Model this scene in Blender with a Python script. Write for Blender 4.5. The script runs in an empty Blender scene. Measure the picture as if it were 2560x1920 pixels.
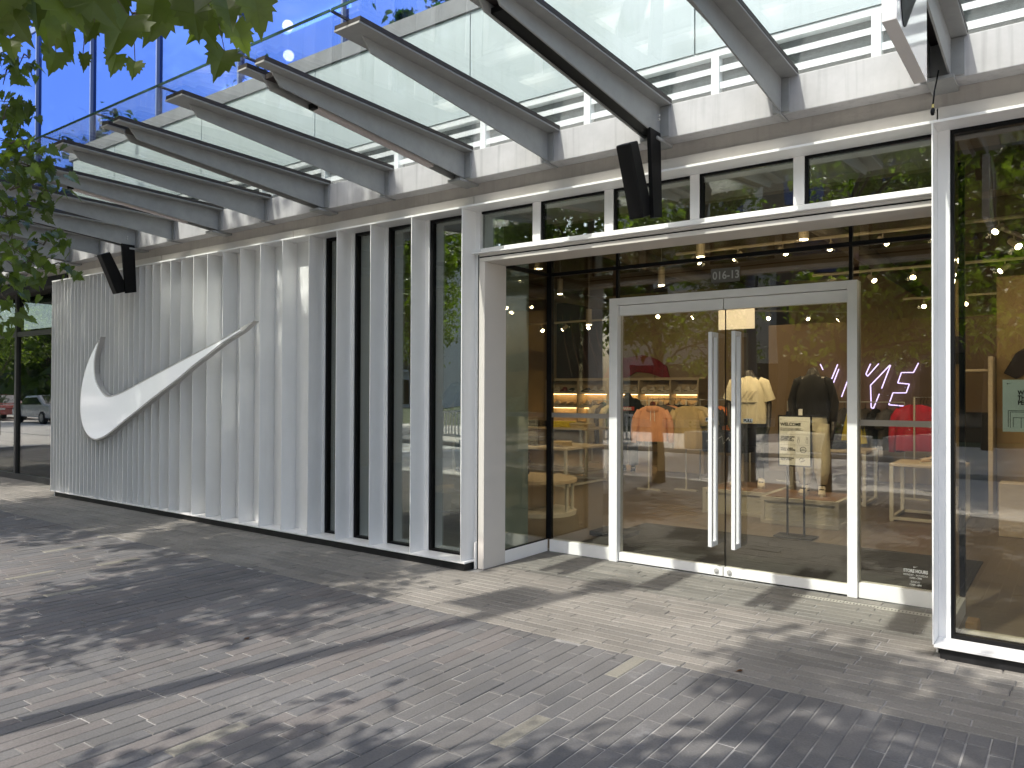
import bpy, math, random
import numpy as np
from mathutils import Vector, Matrix
R = math.radians
sc = bpy.context.scene
C = sc.collection

# ------------------------------------------------------------------ camera, sky, sun, exposure
YAW, PIT, ROL = .6337, .01022, .00393
cam = bpy.data.objects.new('camera', bpy.data.cameras.new('camera')); C.objects.link(cam)
a_ = Vector((-math.sin(YAW)*math.cos(PIT), math.cos(YAW)*math.cos(PIT), math.sin(PIT)))
r_ = Vector((math.cos(YAW), math.sin(YAW), 0)); u_ = r_.cross(a_)
r2 = r_*math.cos(ROL)+u_*math.sin(ROL); u2 = -r_*math.sin(ROL)+u_*math.cos(ROL)
M = Matrix(((r2.x, u2.x, -a_.x, 0), (r2.y, u2.y, -a_.y, 0), (r2.z, u2.z, -a_.z, 1.6), (0, 0, 0, 1)))
cam.matrix_world = M
cam.data.sensor_width = 36; cam.data.lens = 1921.4/2560*36
cam.data.clip_start = .05; cam.data.clip_end = 2000
sc.camera = cam
SUN = Vector((.17, .71, -1.0)).normalized()            # the way the sunlight travels
w = bpy.data.worlds.new('World'); sc.world = w; w.use_nodes = True
nt = w.node_tree; bg = nt.nodes['Background']
sky = nt.nodes.new('ShaderNodeTexSky'); sky.sky_type = 'NISHITA'; sky.sun_disc = False
sky.sun_elevation = math.asin(-SUN.z); sky.sun_rotation = math.atan2(-SUN.x, -SUN.y)
sky.air_density = 1.0; sky.dust_density = 3.2; sky.ozone_density = 1.0
tcw = nt.nodes.new('ShaderNodeTexCoord'); mpw = nt.nodes.new('ShaderNodeMapping'); mpw.inputs['Scale'].default_value = (1.2, 1.2, 3.0)
cl = nt.nodes.new('ShaderNodeTexNoise'); cl.inputs['Scale'].default_value = 1.6; cl.inputs['Detail'].default_value = 7; cl.inputs['Roughness'].default_value = .6
cr = nt.nodes.new('ShaderNodeMapRange'); cr.inputs[1].default_value = .50; cr.inputs[2].default_value = .78; cr.inputs[4].default_value = .55
cm = nt.nodes.new('ShaderNodeMix'); cm.data_type = 'RGBA'; cm.inputs[7].default_value = (13, 13.5, 14.5, 1)
nt.links.new(tcw.outputs['Generated'], mpw.inputs[0]); nt.links.new(mpw.outputs[0], cl.inputs[0]); nt.links.new(cl.outputs[0], cr.inputs[0])
nt.links.new(cr.outputs[0], cm.inputs[0]); nt.links.new(sky.outputs[0], cm.inputs[6]); nt.links.new(cm.outputs[2], bg.inputs[0]); bg.inputs[1].default_value = .15
sun = bpy.data.objects.new('sun', bpy.data.lights.new('sun', 'SUN')); C.objects.link(sun)
sun.data.energy = 2.2; sun.data.angle = R(.7); sun.data.color = (1, .94, .85)
sun.rotation_euler = SUN.to_track_quat('-Z', 'Y').to_euler()
sc.view_settings.view_transform = 'Standard'; sc.view_settings.look = 'None'
sc.view_settings.gamma = 1; sc.view_settings.exposure = 1.25
sc.cycles.max_bounces = 10; sc.cycles.transparent_max_bounces = 24
sc.cycles.glossy_bounces = 4; sc.cycles.diffuse_bounces = 3
sc.cycles.use_denoising = True; sc.cycles.caustics_reflective = False; sc.cycles.caustics_refractive = False
sc.cycles.sample_clamp_indirect = 6

# ------------------------------------------------------------------ materials
def new_mat(name):
    m = bpy.data.materials.new(name); m.use_nodes = True
    return m, m.node_tree, m.node_tree.nodes['Principled BSDF']
def mat(name, col, rough=.5, metal=0, var=0, vscale=6, bump=0, bscale=60, streak=0, spec=.5, coat=0, stretch=None):
    m, t, b = new_mat(name); N = t.nodes; L = t.links
    b.inputs['Roughness'].default_value = rough; b.inputs['Metallic'].default_value = metal
    b.inputs['Specular IOR Level'].default_value = spec; b.inputs['Coat Weight'].default_value = coat
    b.inputs['Base Color'].default_value = (*col, 1)
    tc = N.new('ShaderNodeTexCoord'); mp = N.new('ShaderNodeMapping'); L.new(tc.outputs['Object'], mp.inputs[0])
    if stretch: mp.inputs['Scale'].default_value = stretch
    if var:
        n = N.new('ShaderNodeTexNoise'); n.inputs['Scale'].default_value = vscale; n.inputs['Detail'].default_value = 6
        n.inputs['Roughness'].default_value = .65
        L.new(mp.outputs[0], n.inputs[0])
        mx = N.new('ShaderNodeMix'); mx.data_type = 'RGBA'
        mx.inputs[6].default_value = (*[max(0, c*(1-var)) for c in col], 1)
        mx.inputs[7].default_value = (*[min(1, c*(1+var)) for c in col], 1)
        mr = N.new('ShaderNodeMapRange'); mr.inputs[1].default_value = .3; mr.inputs[2].default_value = .7
        L.new(n.outputs[0], mr.inputs[0]); L.new(mr.outputs[0], mx.inputs[0])
        src = mx.outputs[2]
        if streak:
            s = N.new('ShaderNodeTexNoise'); s.inputs['Scale'].default_value = 1; s.inputs['Detail'].default_value = 5
            mp2 = N.new('ShaderNodeMapping'); mp2.inputs['Scale'].default_value = (22, 22, 1.2)
            L.new(tc.outputs['Object'], mp2.inputs[0]); L.new(mp2.outputs[0], s.inputs[0])
            r = N.new('ShaderNodeMapRange'); r.inputs[1].default_value = .52; r.inputs[2].default_value = .75
            r.inputs[3].default_value = 1; r.inputs[4].default_value = 1-streak
            L.new(s.outputs[0], r.inputs[0])
            mm = N.new('ShaderNodeMix'); mm.data_type = 'RGBA'; mm.blend_type = 'MULTIPLY'; mm.inputs[0].default_value = 1
            L.new(src, mm.inputs[6]); L.new(r.outputs[0], mm.inputs[7]); src = mm.outputs[2]
        L.new(src, b.inputs['Base Color'])
        rr = N.new('ShaderNodeMapRange'); rr.inputs[3].default_value = max(.02, rough-.08); rr.inputs[4].default_value = min(1, rough+.1)
        L.new(n.outputs[0], rr.inputs[0]); L.new(rr.outputs[0], b.inputs['Roughness'])
    if bump:
        n2 = N.new('ShaderNodeTexNoise'); n2.inputs['Scale'].default_value = bscale; n2.inputs['Detail'].default_value = 4
        L.new(mp.outputs[0], n2.inputs[0])
        bp = N.new('ShaderNodeBump'); bp.inputs['Strength'].default_value = bump; bp.inputs['Distance'].default_value = .01
        L.new(n2.outputs[0], bp.inputs['Height']); L.new(bp.outputs[0], b.inputs['Normal'])
    return m
def glass(name, tint, refl, rcol=(1, 1, 1), rough=0.0, ripple=0):
    m = bpy.data.materials.new(name); m.use_nodes = True; t = m.node_tree; N = t.nodes; L = t.links
    N.remove(N['Principled BSDF']); out = N['Material Output']
    tr = N.new('ShaderNodeBsdfTransparent'); tr.inputs[0].default_value = (*tint, 1)
    gl = N.new('ShaderNodeBsdfGlossy'); gl.inputs['Roughness'].default_value = rough; gl.inputs[0].default_value = (*rcol, 1)
    lw = N.new('ShaderNodeLayerWeight'); lw.inputs[0].default_value = .5
    pw = N.new('ShaderNodeMath'); pw.operation = 'POWER'; pw.inputs[1].default_value = 5; L.new(lw.outputs['Facing'], pw.inputs[0])
    mr = N.new('ShaderNodeMapRange'); mr.inputs[3].default_value = refl; mr.inputs[4].default_value = 1
    L.new(pw.outputs[0], mr.inputs[0])
    mx = N.new('ShaderNodeMixShader'); L.new(mr.outputs[0], mx.inputs[0]); L.new(tr.outputs[0], mx.inputs[1]); L.new(gl.outputs[0], mx.inputs[2])
    L.new(mx.outputs[0], out.inputs[0])
    if ripple:
        tc = N.new('ShaderNodeTexCoord'); n = N.new('ShaderNodeTexNoise'); n.inputs['Scale'].default_value = .9; n.inputs['Detail'].default_value = 1
        L.new(tc.outputs['Object'], n.inputs[0])
        bp = N.new('ShaderNodeBump'); bp.inputs['Strength'].default_value = ripple; bp.inputs['Distance'].default_value = .02
        L.new(n.outputs[0], bp.inputs['Height']); L.new(bp.outputs[0], gl.inputs['Normal'])
    return m
def emit(name, col, s):
    m = bpy.data.materials.new(name); m.use_nodes = True; t = m.node_tree
    b = t.nodes['Principled BSDF']; b.inputs['Base Color'].default_value = (*col, 1)
    b.inputs['Emission Color'].default_value = (*col, 1); b.inputs['Emission Strength'].default_value = s
    return m
WHITE = mat('white_coated_metal', (.80, .80, .79), .38, var=.03, vscale=3, streak=.03)
WHITE2 = mat('white_frame_metal', (.86, .855, .84), .34, var=.03, vscale=5)
BEIGE = mat('beige_flashing', (.60, .565, .52), .5, var=.04, vscale=3, streak=.04)
JAMB = mat('warm_grey_jamb', (.62, .585, .54), .45, var=.03, vscale=2)
CONC = mat('band_concrete', (.40, .37, .34), .85, var=.14, vscale=2.2, bump=.3, bscale=50, streak=.12)
STEEL = mat('grey_painted_steel', (.29, .295, .29), .48, var=.10, vscale=9, bump=.05, bscale=90)
GUTTER = mat('pale_grey_galvanised_steel', (.44, .435, .44), .6, var=.12, vscale=3, streak=.22)
EDGE = mat('raw_steel_edge', (.42, .41, .40), .5, var=.1)
RUBBER = mat('dark_brown_rubber', (.028, .022, .02), .6)
BLACK = mat('black_metal', (.004, .004, .0045), .55, spec=.2)
BLACKB = mat('black_base_board', (.010, .010, .011), .55, var=.5, vscale=20)
ANOD = mat('dark_anodised_frame', (.045, .046, .048), .4, var=.1)
GLASS = glass('shop_glass', (.87, .86, .80), .105, (1, 1, .98), ripple=.35)
GLASS_T = glass('tinted_window_glass', (.46, .50, .48), .15)
GLASS2 = glass('coated_window_glass', (.76, .78, .74), .20, (.93, 1, .96), ripple=.25)
CGLASS = glass('canopy_glass', (.94, .97, .965), .035, ripple=.1)
BLUEG = glass('blue_curtain_glass', (.24, .34, .66), .5, (.21, .37, .88), ripple=.6)
SPAND = mat('white_spandrel_glass', (.46, .53, .54), .12, var=.05, vscale=.7, coat=.5, streak=.07)
COPE = mat('grey_stone_coping', (.20, .21, .22), .7, var=.15, vscale=5, bump=.2)

# ------------------------------------------------------------------ mesh helpers
WO = {}
class MB:
    def __init__(s): s.v = []; s.f = []
    def add(s, vs, fs):
        n = len(s.v); s.v += [tuple(p) for p in vs]; s.f += [tuple(i+n for i in f) for f in fs]; return s
    def box(s, x0, x1, y0, y1, z0, z1):
        if x0 > x1: x0, x1 = x1, x0
        if y0 > y1: y0, y1 = y1, y0
        if z0 > z1: z0, z1 = z1, z0
        return s.add([(x0,y0,z0),(x1,y0,z0),(x1,y1,z0),(x0,y1,z0),(x0,y0,z1),(x1,y0,z1),(x1,y1,z1),(x0,y1,z1)],
                     [(0,3,2,1),(4,5,6,7),(0,1,5,4),(1,2,6,5),(2,3,7,6),(3,0,4,7)])
    def prismX(s, prof, x0, x1):           # prof: (y,z) points
        n = len(prof)
        vs = [(x0, y, z) for y, z in prof]+[(x1, y, z) for y, z in prof]
        fs = [tuple(range(n))[::-1], tuple(range(n, 2*n))]+[(i, (i+1) % n, n+(i+1) % n, n+i) for i in range(n)]
        return s.add(vs, fs)
    def prismY(s, prof, y0, y1):           # prof: (x,z) points
        n = len(prof)
        vs = [(x, y0, z) for x, z in prof]+[(x, y1, z) for x, z in prof]
        fs = [tuple(range(n)), tuple(range(n, 2*n))[::-1]]+[((i+1) % n, i, n+i, n+(i+1) % n) for i in range(n)]
        return s.add(vs, fs)
    def prismZ(s, prof, z0, z1):
        n = len(prof)
        vs = [(x, y, z0) for x, y in prof]+[(x, y, z1) for x, y in prof]
        fs = [tuple(range(n))[::-1], tuple(range(n, 2*n))]+[(i, (i+1) % n, n+(i+1) % n, n+i) for i in range(n)]
        return s.add(vs, fs)
    def tube(s, pts, rad, n=8, cap=True):
        pts = [Vector(p) for p in pts]
        if not isinstance(rad, (list, tuple)): rad = [rad]*len(pts)
        rings = []; prev = None
        for i, p in enumerate(pts):
            d = (pts[min(i+1, len(pts)-1)]-pts[max(i-1, 0)]).normalized()
            if prev is None:
                q = Vector((0, 0, 1)) if abs(d.z) < .9 else Vector((1, 0, 0))
                a = d.cross(q).normalized()
            else: a = (prev-d*prev.dot(d)).normalized()
            prev = a; b = d.cross(a)
            rings.append([p+(a*math.cos(2*math.pi*k/n)+b*math.sin(2*math.pi*k/n))*rad[i] for k in range(n)])
        return s.loft(rings, cap)
    def loft(s, rings, cap=True):
        n = len(rings[0]); vs = [p for r in rings for p in r]; fs = []
        for i in range(len(rings)-1):
            for k in range(n): fs.append((i*n+k, i*n+(k+1) % n, (i+1)*n+(k+1) % n, (i+1)*n+k))
        if cap: fs += [tuple(range(n))[::-1], tuple(range((len(rings)-1)*n, len(rings)*n))]
        return s.add(vs, fs)
    def disc(s, c, r, axis='y', t=.01, n=20):
        ax = {'x': (1, 0, 0), 'y': (0, 1, 0), 'z': (0, 0, 1)}[axis]; ax = Vector(ax); c = Vector(c)
        return s.tube([c-ax*t/2, c+ax*t/2], r, n)
    def build(s, name, m, parent=None, label=None, smooth=False, bevel=0, xf=None):
        off = WO.get(parent.name, Vector((0, 0, 0))) if parent else Vector((0, 0, 0))
        vs = s.v
        if xf is not None: vs = [tuple(xf @ Vector(v)) for v in vs]
        vs = [(v[0]-off.x, v[1]-off.y, v[2]-off.z) for v in vs]
        me = bpy.data.meshes.new(name); me.from_pydata(vs, [], s.f); me.update()
        if m: me.materials.append(m)
        o = bpy.data.objects.new(name, me); C.objects.link(o)
        if parent: o.parent = parent; WO[o.name] = off
        if smooth:
            for p in me.polygons: p.use_smooth = True
        if bevel:
            b = o.modifiers.new('bevel', 'BEVEL'); b.width = bevel; b.segments = 2; b.limit_method = 'ANGLE'
        if label: o['label'] = label
        return o
def thing(name, label, cat, loc=(0, 0, 0), rz=0, group=None):
    o = bpy.data.objects.new(name, None); C.objects.link(o); o.location = loc; o.rotation_euler = (0, 0, rz)
    o.empty_display_size = .1
    o['label'] = label; o['category'] = cat
    if group: o['group'] = group
    WO[o.name] = Vector(loc) if rz == 0 else Vector((0, 0, 0))
    return o
def tag(o, label, cat, group=None):
    o['label'] = label; o['category'] = cat
    if group: o['group'] = group
    return o
def struct(o): o['kind'] = 'structure'; return o
def dup(root, loc=None, rz=None, label=None, group=None):
    def cp(o, par):
        c = o.copy(); C.objects.link(c); c.parent = par
        for ch in kids.get(o.name, []): cp(ch, c)
        return c
    kids = {}
    for o in C.objects:
        if o.parent: kids.setdefault(o.parent.name, []).append(o)
    r = cp(root, None)
    if loc is not None: r.location = loc
    if rz is not None: r.rotation_euler = (0, 0, rz)
    if label: r['label'] = label
    if group: r['group'] = group
    return r
def text(body, size, m, parent, name, loc, rot=(R(90), 0, 0), ext=.001, align='LEFT', bold=0, sx=1):
    cu = bpy.data.curves.new(name, 'FONT'); cu.body = body; cu.size = size; cu.extrude = ext; cu.align_x = align
    cu.offset = bold; cu.resolution_u = 3; cu.space_line = .82
    t = bpy.data.objects.new('tmp', cu); C.objects.link(t)
    dg = bpy.context.evaluated_depsgraph_get(); me = bpy.data.meshes.new_from_object(t.evaluated_get(dg))
    bpy.data.objects.remove(t); me.materials.clear(); me.materials.append(m)
    o = bpy.data.objects.new(name, me); C.objects.link(o)
    off = WO.get(parent.name, Vector((0, 0, 0))) if parent else Vector((0, 0, 0))
    o.location = Vector(loc)-off; o.rotation_euler = rot; o.scale = (sx, 1, 1)
    if parent: o.parent = parent
    return o
SW = [(-10.883,2.343),(-10.976,2.187),(-11.037,2.047),(-11.053,1.906),(-11.017,1.765),(-10.918,1.647),(-10.797,1.566),(-10.656,1.527),(-10.471,1.544),(-10.203,1.602),(-9.732,1.734),(-9.13,1.899),(-8.569,2.052),(-8.045,2.192),(-7.651,2.315),(-7.384,2.382),(-7.461,2.344),(-7.618,2.266),(-7.977,2.144),(-8.301,2.005),(-8.584,1.89),(-8.86,1.759),(-9.126,1.646),(-9.521,1.484),(-9.852,1.338),(-10.152,1.21),(-10.418,1.09),(-10.645,0.991),(-10.832,0.931),(-11.0,0.903),(-11.171,0.932),(-11.297,1.003),(-11.4,1.119),(-11.453,1.262),(-11.462,1.431),(-11.435,1.623),(-11.363,1.815),(-11.242,2.004),(-11.073,2.19)]
def crom(P, k=3):                                          # closed Catmull-Rom through points, sharp at the two tips
    n = len(P); out = []
    sharp = {0, 15}
    for i in range(n):
        p0, p1, p2, p3 = P[i-1], P[i], P[(i+1) % n], P[(i+2) % n]
        if i in sharp: p0 = p1
        if (i+1) % n in sharp: p3 = p2
        for j in range(k):
            t = j/k
            out.append(tuple(.5*((2*p1[q])+(-p0[q]+p2[q])*t+(2*p0[q]-5*p1[q]+4*p2[q]-p3[q])*t*t+(-p0[q]+3*p1[q]-3*p2[q]+p3[q])*t**3) for q in (0, 1)))
    return out
SWC = crom(SW)
def swoosh_prof(cx, cz, width):                            # the same mark scaled to a width, centred
    xs = [p[0] for p in SWC]; s = width/(max(xs)-min(xs)); mx = (max(xs)+min(xs))/2
    return [(cx+(x-mx)*s, cz+(z-1.6)*s) for x, z in SWC]
# ------------------------------------------------------------------ ground
rng = random.Random(7)
def paver_mat():
    m, t, b = new_mat('paver_brick'); N = t.nodes; L = t.links
    at = N.new('ShaderNodeAttribute'); at.attribute_name = 'tone'
    tc = N.new('ShaderNodeTexCoord')
    n = N.new('ShaderNodeTexNoise'); n.inputs['Scale'].default_value = 90; n.inputs['Detail'].default_value = 5; L.new(tc.outputs['Object'], n.inputs[0])
    n2 = N.new('ShaderNodeTexNoise'); n2.inputs['Scale'].default_value = 1.3; n2.inputs['Detail'].default_value = 5; L.new(tc.outputs['Object'], n2.inputs[0])
    m1 = N.new('ShaderNodeMapRange'); m1.inputs[1].default_value = .3; m1.inputs[2].default_value = .7; m1.inputs[3].default_value = .84; m1.inputs[4].default_value = 1.14; L.new(n.outputs[0], m1.inputs[0])
    m2 = N.new('ShaderNodeMapRange'); m2.inputs[1].default_value = .35; m2.inputs[2].default_value = .68; m2.inputs[3].default_value = .82; m2.inputs[4].default_value = 1.15; L.new(n2.outputs[0], m2.inputs[0])
    mu = N.new('ShaderNodeMath'); mu.operation = 'MULTIPLY'; L.new(m1.outputs[0], mu.inputs[0]); L.new(m2.outputs[0], mu.inputs[1])
    mx = N.new('ShaderNodeMix'); mx.data_type = 'RGBA'; mx.blend_type = 'MULTIPLY'; mx.inputs[0].default_value = 1
    L.new(at.outputs['Color'], mx.inputs[6]); L.new(mu.outputs[0], mx.inputs[7])
    # pale mineral bloom in patches
    n3 = N.new('ShaderNodeTexNoise'); n3.inputs['Scale'].default_value = 2.6; n3.inputs['Detail'].default_value = 8; n3.inputs['Roughness'].default_value = .75; L.new(tc.outputs['Object'], n3.inputs[0])
    m3 = N.new('ShaderNodeMapRange'); m3.inputs[1].default_value = .60; m3.inputs[2].default_value = .78; m3.inputs[4].default_value = .38; L.new(n3.outputs[0], m3.inputs[0])
    mb = N.new('ShaderNodeMix'); mb.data_type = 'RGBA'; mb.inputs[7].default_value = (.42, .42, .42, 1)
    L.new(m3.outputs[0], mb.inputs[0]); L.new(mx.outputs[2], mb.inputs[6])
    # small dark gum spots
    vo = N.new('ShaderNodeTexVoronoi'); vo.inputs['Scale'].default_value = 1.9; L.new(tc.outputs['Object'], vo.inputs[0])
    lt = N.new('ShaderNodeMath'); lt.operation = 'LESS_THAN'; lt.inputs[1].default_value = .035; L.new(vo.outputs['Distance'], lt.inputs[0])
    sx = N.new('ShaderNodeSeparateColor'); L.new(vo.outputs['Color'], sx.inputs[0])
    g2 = N.new('ShaderNodeMath'); g2.operation = 'GREATER_THAN'; g2.inputs[1].default_value = .45; L.new(sx.outputs[0], g2.inputs[0])
    mm = N.new('ShaderNodeMath'); mm.operation = 'MULTIPLY'; L.new(lt.outputs[0], mm.inputs[0]); L.new(g2.outputs[0], mm.inputs[1])
    md = N.new('ShaderNodeMix'); md.data_type = 'RGBA'; md.inputs[7].default_value = (.05, .05, .05, 1)
    L.new(mm.outputs[0], md.inputs[0]); L.new(mb.outputs[2], md.inputs[6])
    g3 = N.new('ShaderNodeMath'); g3.operation = 'LESS_THAN'; g3.inputs[1].default_value = .10; L.new(sx.outputs[1], g3.inputs[0])
    m4 = N.new('ShaderNodeMath'); m4.operation = 'MULTIPLY'; L.new(lt.outputs[0], m4.inputs[0]); L.new(g3.outputs[0], m4.inputs[1])
    me_ = N.new('ShaderNodeMix'); me_.data_type = 'RGBA'; me_.inputs[7].default_value = (.62, .62, .60, 1)
    L.new(m4.outputs[0], me_.inputs[0]); L.new(md.outputs[2], me_.inputs[6]); L.new(me_.outputs[2], b.inputs['Base Color'])
    b.inputs['Roughness'].default_value = .78
    bp = N.new('ShaderNodeBump'); bp.inputs['Strength'].default_value = .35; bp.inputs['Distance'].default_value = .004
    L.new(n.outputs[0], bp.inputs['Height']); L.new(bp.outputs[0], b.inputs['Normal'])
    return m
PAVER = paver_mat()
JOINT = mat('joint_sand', (.25, .245, .235), .95, var=.85, vscale=1.1, bump=.5, bscale=200)
Y0, YB, YW = -.30, 4.215, 5.29
def bricks():
    V = []; F = []; T = []
    g = .0065
    def brick(x0, x1, y0, y1, col, mort=None):
        # top slightly tilted, chamfered edge
        z = .0 + rng.gauss(0, .0009); c = .004; tx = rng.gauss(0, .0006); ty = rng.gauss(0, .0006)
        n = len(V)
        for (x, y, zz) in ((x0,y0,-.012),(x1,y0,-.012),(x1,y1,-.012),(x0,y1,-.012),(x0,y0,z-c),(x1,y0,z-c),(x1,y1,z-c),(x0,y1,z-c),
                           (x0+c,y0+c,z),(x1-c,y0+c,z),(x1-c,y1-c,z),(x0+c,y1-c,z)):
            if zz > -.01: zz += tx*(1 if x > (x0+x1)/2 else -1)+ty*(1 if y > (y0+y1)/2 else -1)
            V.append((x, y, zz))
        fs = [(0,1,5,4),(1,2,6,5),(2,3,7,6),(3,0,4,7),(4,5,9,8),(5,6,10,9),(6,7,11,10),(7,4,8,11),(8,9,10,11)]
        for f in fs: F.append(tuple(i+n for i in f)); T.append(col)
    def darkcol(x, y):
        k = rng.random()
        base = (.120, .117, .115) if k < .6 else (.110, .109, .110) if k < .85 else (.130, .125, .121)
        if k > .99: base = (.20, .19, .16)
        if x < -3 and y < 4.0 and rng.random() < .35: base = (.135, .125, .120)
        s = rng.uniform(.93, 1.07); return tuple(c*s for c in base)
    def beigecol():
        k = rng.random()
        base = (.188, .177, .158) if k < .6 else (.168, .159, .143) if k < .85 else (.21, .196, .175)
        s = rng.uniform(.93, 1.06); return tuple(c*s for c in base)
    x = -24.0
    while x < 3.2:                                   # dark rows run towards the shop
        w_ = .0925; y = Y0 - rng.uniform(0, .38)
        while y < YB:
            l = rng.choice((.386, .386, .386, .386, .29)); y1 = min(y+l, YB)
            if y1-y > .05 and y1 > Y0: brick(x+g/2+rng.gauss(0, .0007), x+w_-g/2+rng.gauss(0, .0007), max(y, Y0)+g/2, y1-g/2, darkcol(x, y))
            y = y1 if y1 >= YB else y+l
        x += w_
    y = YB
    while y < 6.42:                                  # beige rows run along the shop
        xx = -24.0 - rng.uniform(0, .38); x1 = 3.2
        if y+.04 > YW: xx = -4.29; x1 = -.71
        first = True
        while xx < x1:
            l = rng.choice((.386, .386, .386, .29)) if not first else rng.uniform(.15, .386); first = False
            e = min(xx+l, x1)
            if e-xx > .03: brick(xx+g/2, e-g/2, y+g/2, y+.0925-g/2, beigecol())
            xx += l
        if y < YW and y > YW-.0925: pass
        y += .0925
    # strip before the neighbour's glass, past the end of the fin wall
    y = YW-.02
    while y < 5.88:
        xx = -24
        while xx < -12.6:
            e = min(xx+.386, -12.6); brick(xx+g/2, e-g/2, y+g/2, y+.0925-g/2, beigecol()); xx += .386
        y += .0925
    me = bpy.data.meshes.new('sidewalk'); me.from_pydata(V, [], F); me.update(); me.materials.append(PAVER)
    ca = me.color_attributes.new('tone', 'FLOAT_COLOR', 'CORNER')
    arr = np.repeat(np.array([(*c, 1) for c in T], dtype=np.float32), 4, axis=0).ravel()
    ca.data.foreach_set('color', arr)
    o = bpy.data.objects.new('sidewalk_paving', me); C.objects.link(o); struct(o)
bricks()
struct(MB().box(-24.2, 3.4, Y0, 6.6, -.2, -.0048).build('sidewalk_joint_bed', JOINT))
ASPH = mat('pale_worn_road', (.66, .63, .585), .85, var=.10, vscale=.8, bump=.3, bscale=120)
SIDE = mat('far_pavement_concrete', (.68, .65, .60), .85, var=.08, vscale=1.2, bump=.2)
KERB = mat('kerb_concrete', (.50, .49, .46), .8, var=.1)
GREEN = mat('far_ground', (.10, .12, .06), .95, var=.3, vscale=.4)
struct(MB().box(-400, 400, -400, 400, -.4, -.21).build('ground', GREEN))
struct(MB().box(-120, 60, -7.3, -.46, -.205, -.12).build('road', ASPH))
struct(MB().box(-120, 60, -.45, -.31, -.205, .0).build('kerb', KERB, bevel=.01))
struct(MB().box(-120, 60, -7.46, -7.31, -.205, .0).build('kerb', KERB, bevel=.01))
struct(MB().box(-120, 60, -16, -7.47, -.205, -.01).build('far_pavement', SIDE))
struct(MB().box(-120, -24.21, -.30, 5.9, -.205, -.01).build('near_pavement_beyond', SIDE))
struct(MB().box(3.41, 60, -.30, 5.3, -.205, -.01).build('near_pavement_beyond', SIDE))
mk = MB()
for i in range(7): mk.box(-20.0+i*.9, -19.5+i*.9, -7.0, -.8, -.1195, -.116)
struct(mk.build('road_markings', mat('road_paint', (.75, .75, .73), .7, var=.1)))
# ------------------------------------------------------------------ shop building
B = thing('shop_building', 'white metal clad shop front with glazed recessed entrance and louvred upper wall', 'building', (-6, 5.6, 0))
XR = 3.0
MB().box(-30, XR, 5.358, 5.8, 3.357, 3.72).build('concrete_band', CONC, B)
MB().box(-12.2, -9.6, 5.34, 5.5, 3.262, 3.356).build('fascia_flashing', BEIGE, B)
for a, b in ((-9.592, -6.9), (-6.892, -4.36), (-4.352, -.69), (-.682, XR)): MB().box(a, b, 5.34, 5.5, 3.262, 3.356).build('fascia_flashing', BEIGE, B)
MB().box(-12.565, XR, 5.262, 5.50, 3.243, 3.2605).build('top_ledge', WHITE, B, bevel=.002)
MB().box(-12.565, -4.385, 5.262, 5.50, .068, .084).build('bottom_ledge', WHITE, B, bevel=.002)
MB().box(-.70, XR, 5.262, 5.50, .068, .084).build('bottom_ledge', WHITE, B, bevel=.002)
MB().box(-12.45, -4.41, 5.29, 5.49, -.01, .0675).build('base_board', BLACKB, B)
MB().box(-.67, XR, 5.29, 5.49, -.01, .0675).build('base_board', BLACKB, B)
MB().box(-12.47, -12.452, 5.28, 5.44, -.01, .0675).build('end_bracket', WHITE, B)
MB().box(-4.386, -4.372, 5.40, 5.49, .0, .242).build('corner_trim', WHITE, B)
fx = [-4.43, -5.051, -5.605, -6.10, -6.54, -7.015, -7.378, -7.756, -8.10, -8.42, -8.72, -8.99, -9.236, -9.464, -9.664, -9.835, -9.99, -10.13]
fx[5] = -6.985
d = .134
while fx[-1]-d > -12.50: fx.append(fx[-1]-d); d = max(.100, d*.985)
fx.append(-12.55)
for x in fx: MB().box(x-.004, x+.004, 5.2635, 5.455, .0845, 3.2425).build('fin', WHITE, B)
ob = None
MB().box(-12.54, -6.56, 5.456, 5.50, .085, 3.2425).build('backing_panel', WHITE, B)
seams = [-7.21, -8.27, -9.35]
for x in seams: MB().box(x-.003, x+.003, 5.4535, 5.4556, .09, 3.24).build('panel_seam', BLACK, B)
for x0, x1 in ((-6.555, -6.50), (-6.14, -6.045), (-5.64, -5.555), (-5.09, -4.995), (-4.47, -4.375)):
    MB().box(x0, x1, 5.452, 5.50, .085, 3.2425).build('backing_panel', WHITE, B)
for x0, x1 in ((-6.499, -6.141), (-6.044, -5.641), (-5.554, -5.091), (-4.994, -4.471)):
    f = MB().box(x0, x0+.03, 5.462, 5.52, .086, 3.242).box(x1-.03, x1, 5.462, 5.52, .086, 3.242).box(x0+.03, x1-.03, 5.463, 5.52, .086, .105).box(x0+.03, x1-.03, 5.463, 5.52, 3.215, 3.242).build('slot_window', BLACK, B)
    MB().box(x0+.03, x1-.03, 5.49, 5.502, .1055, 3.2145).build('pane', GLASS2, f)
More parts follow.
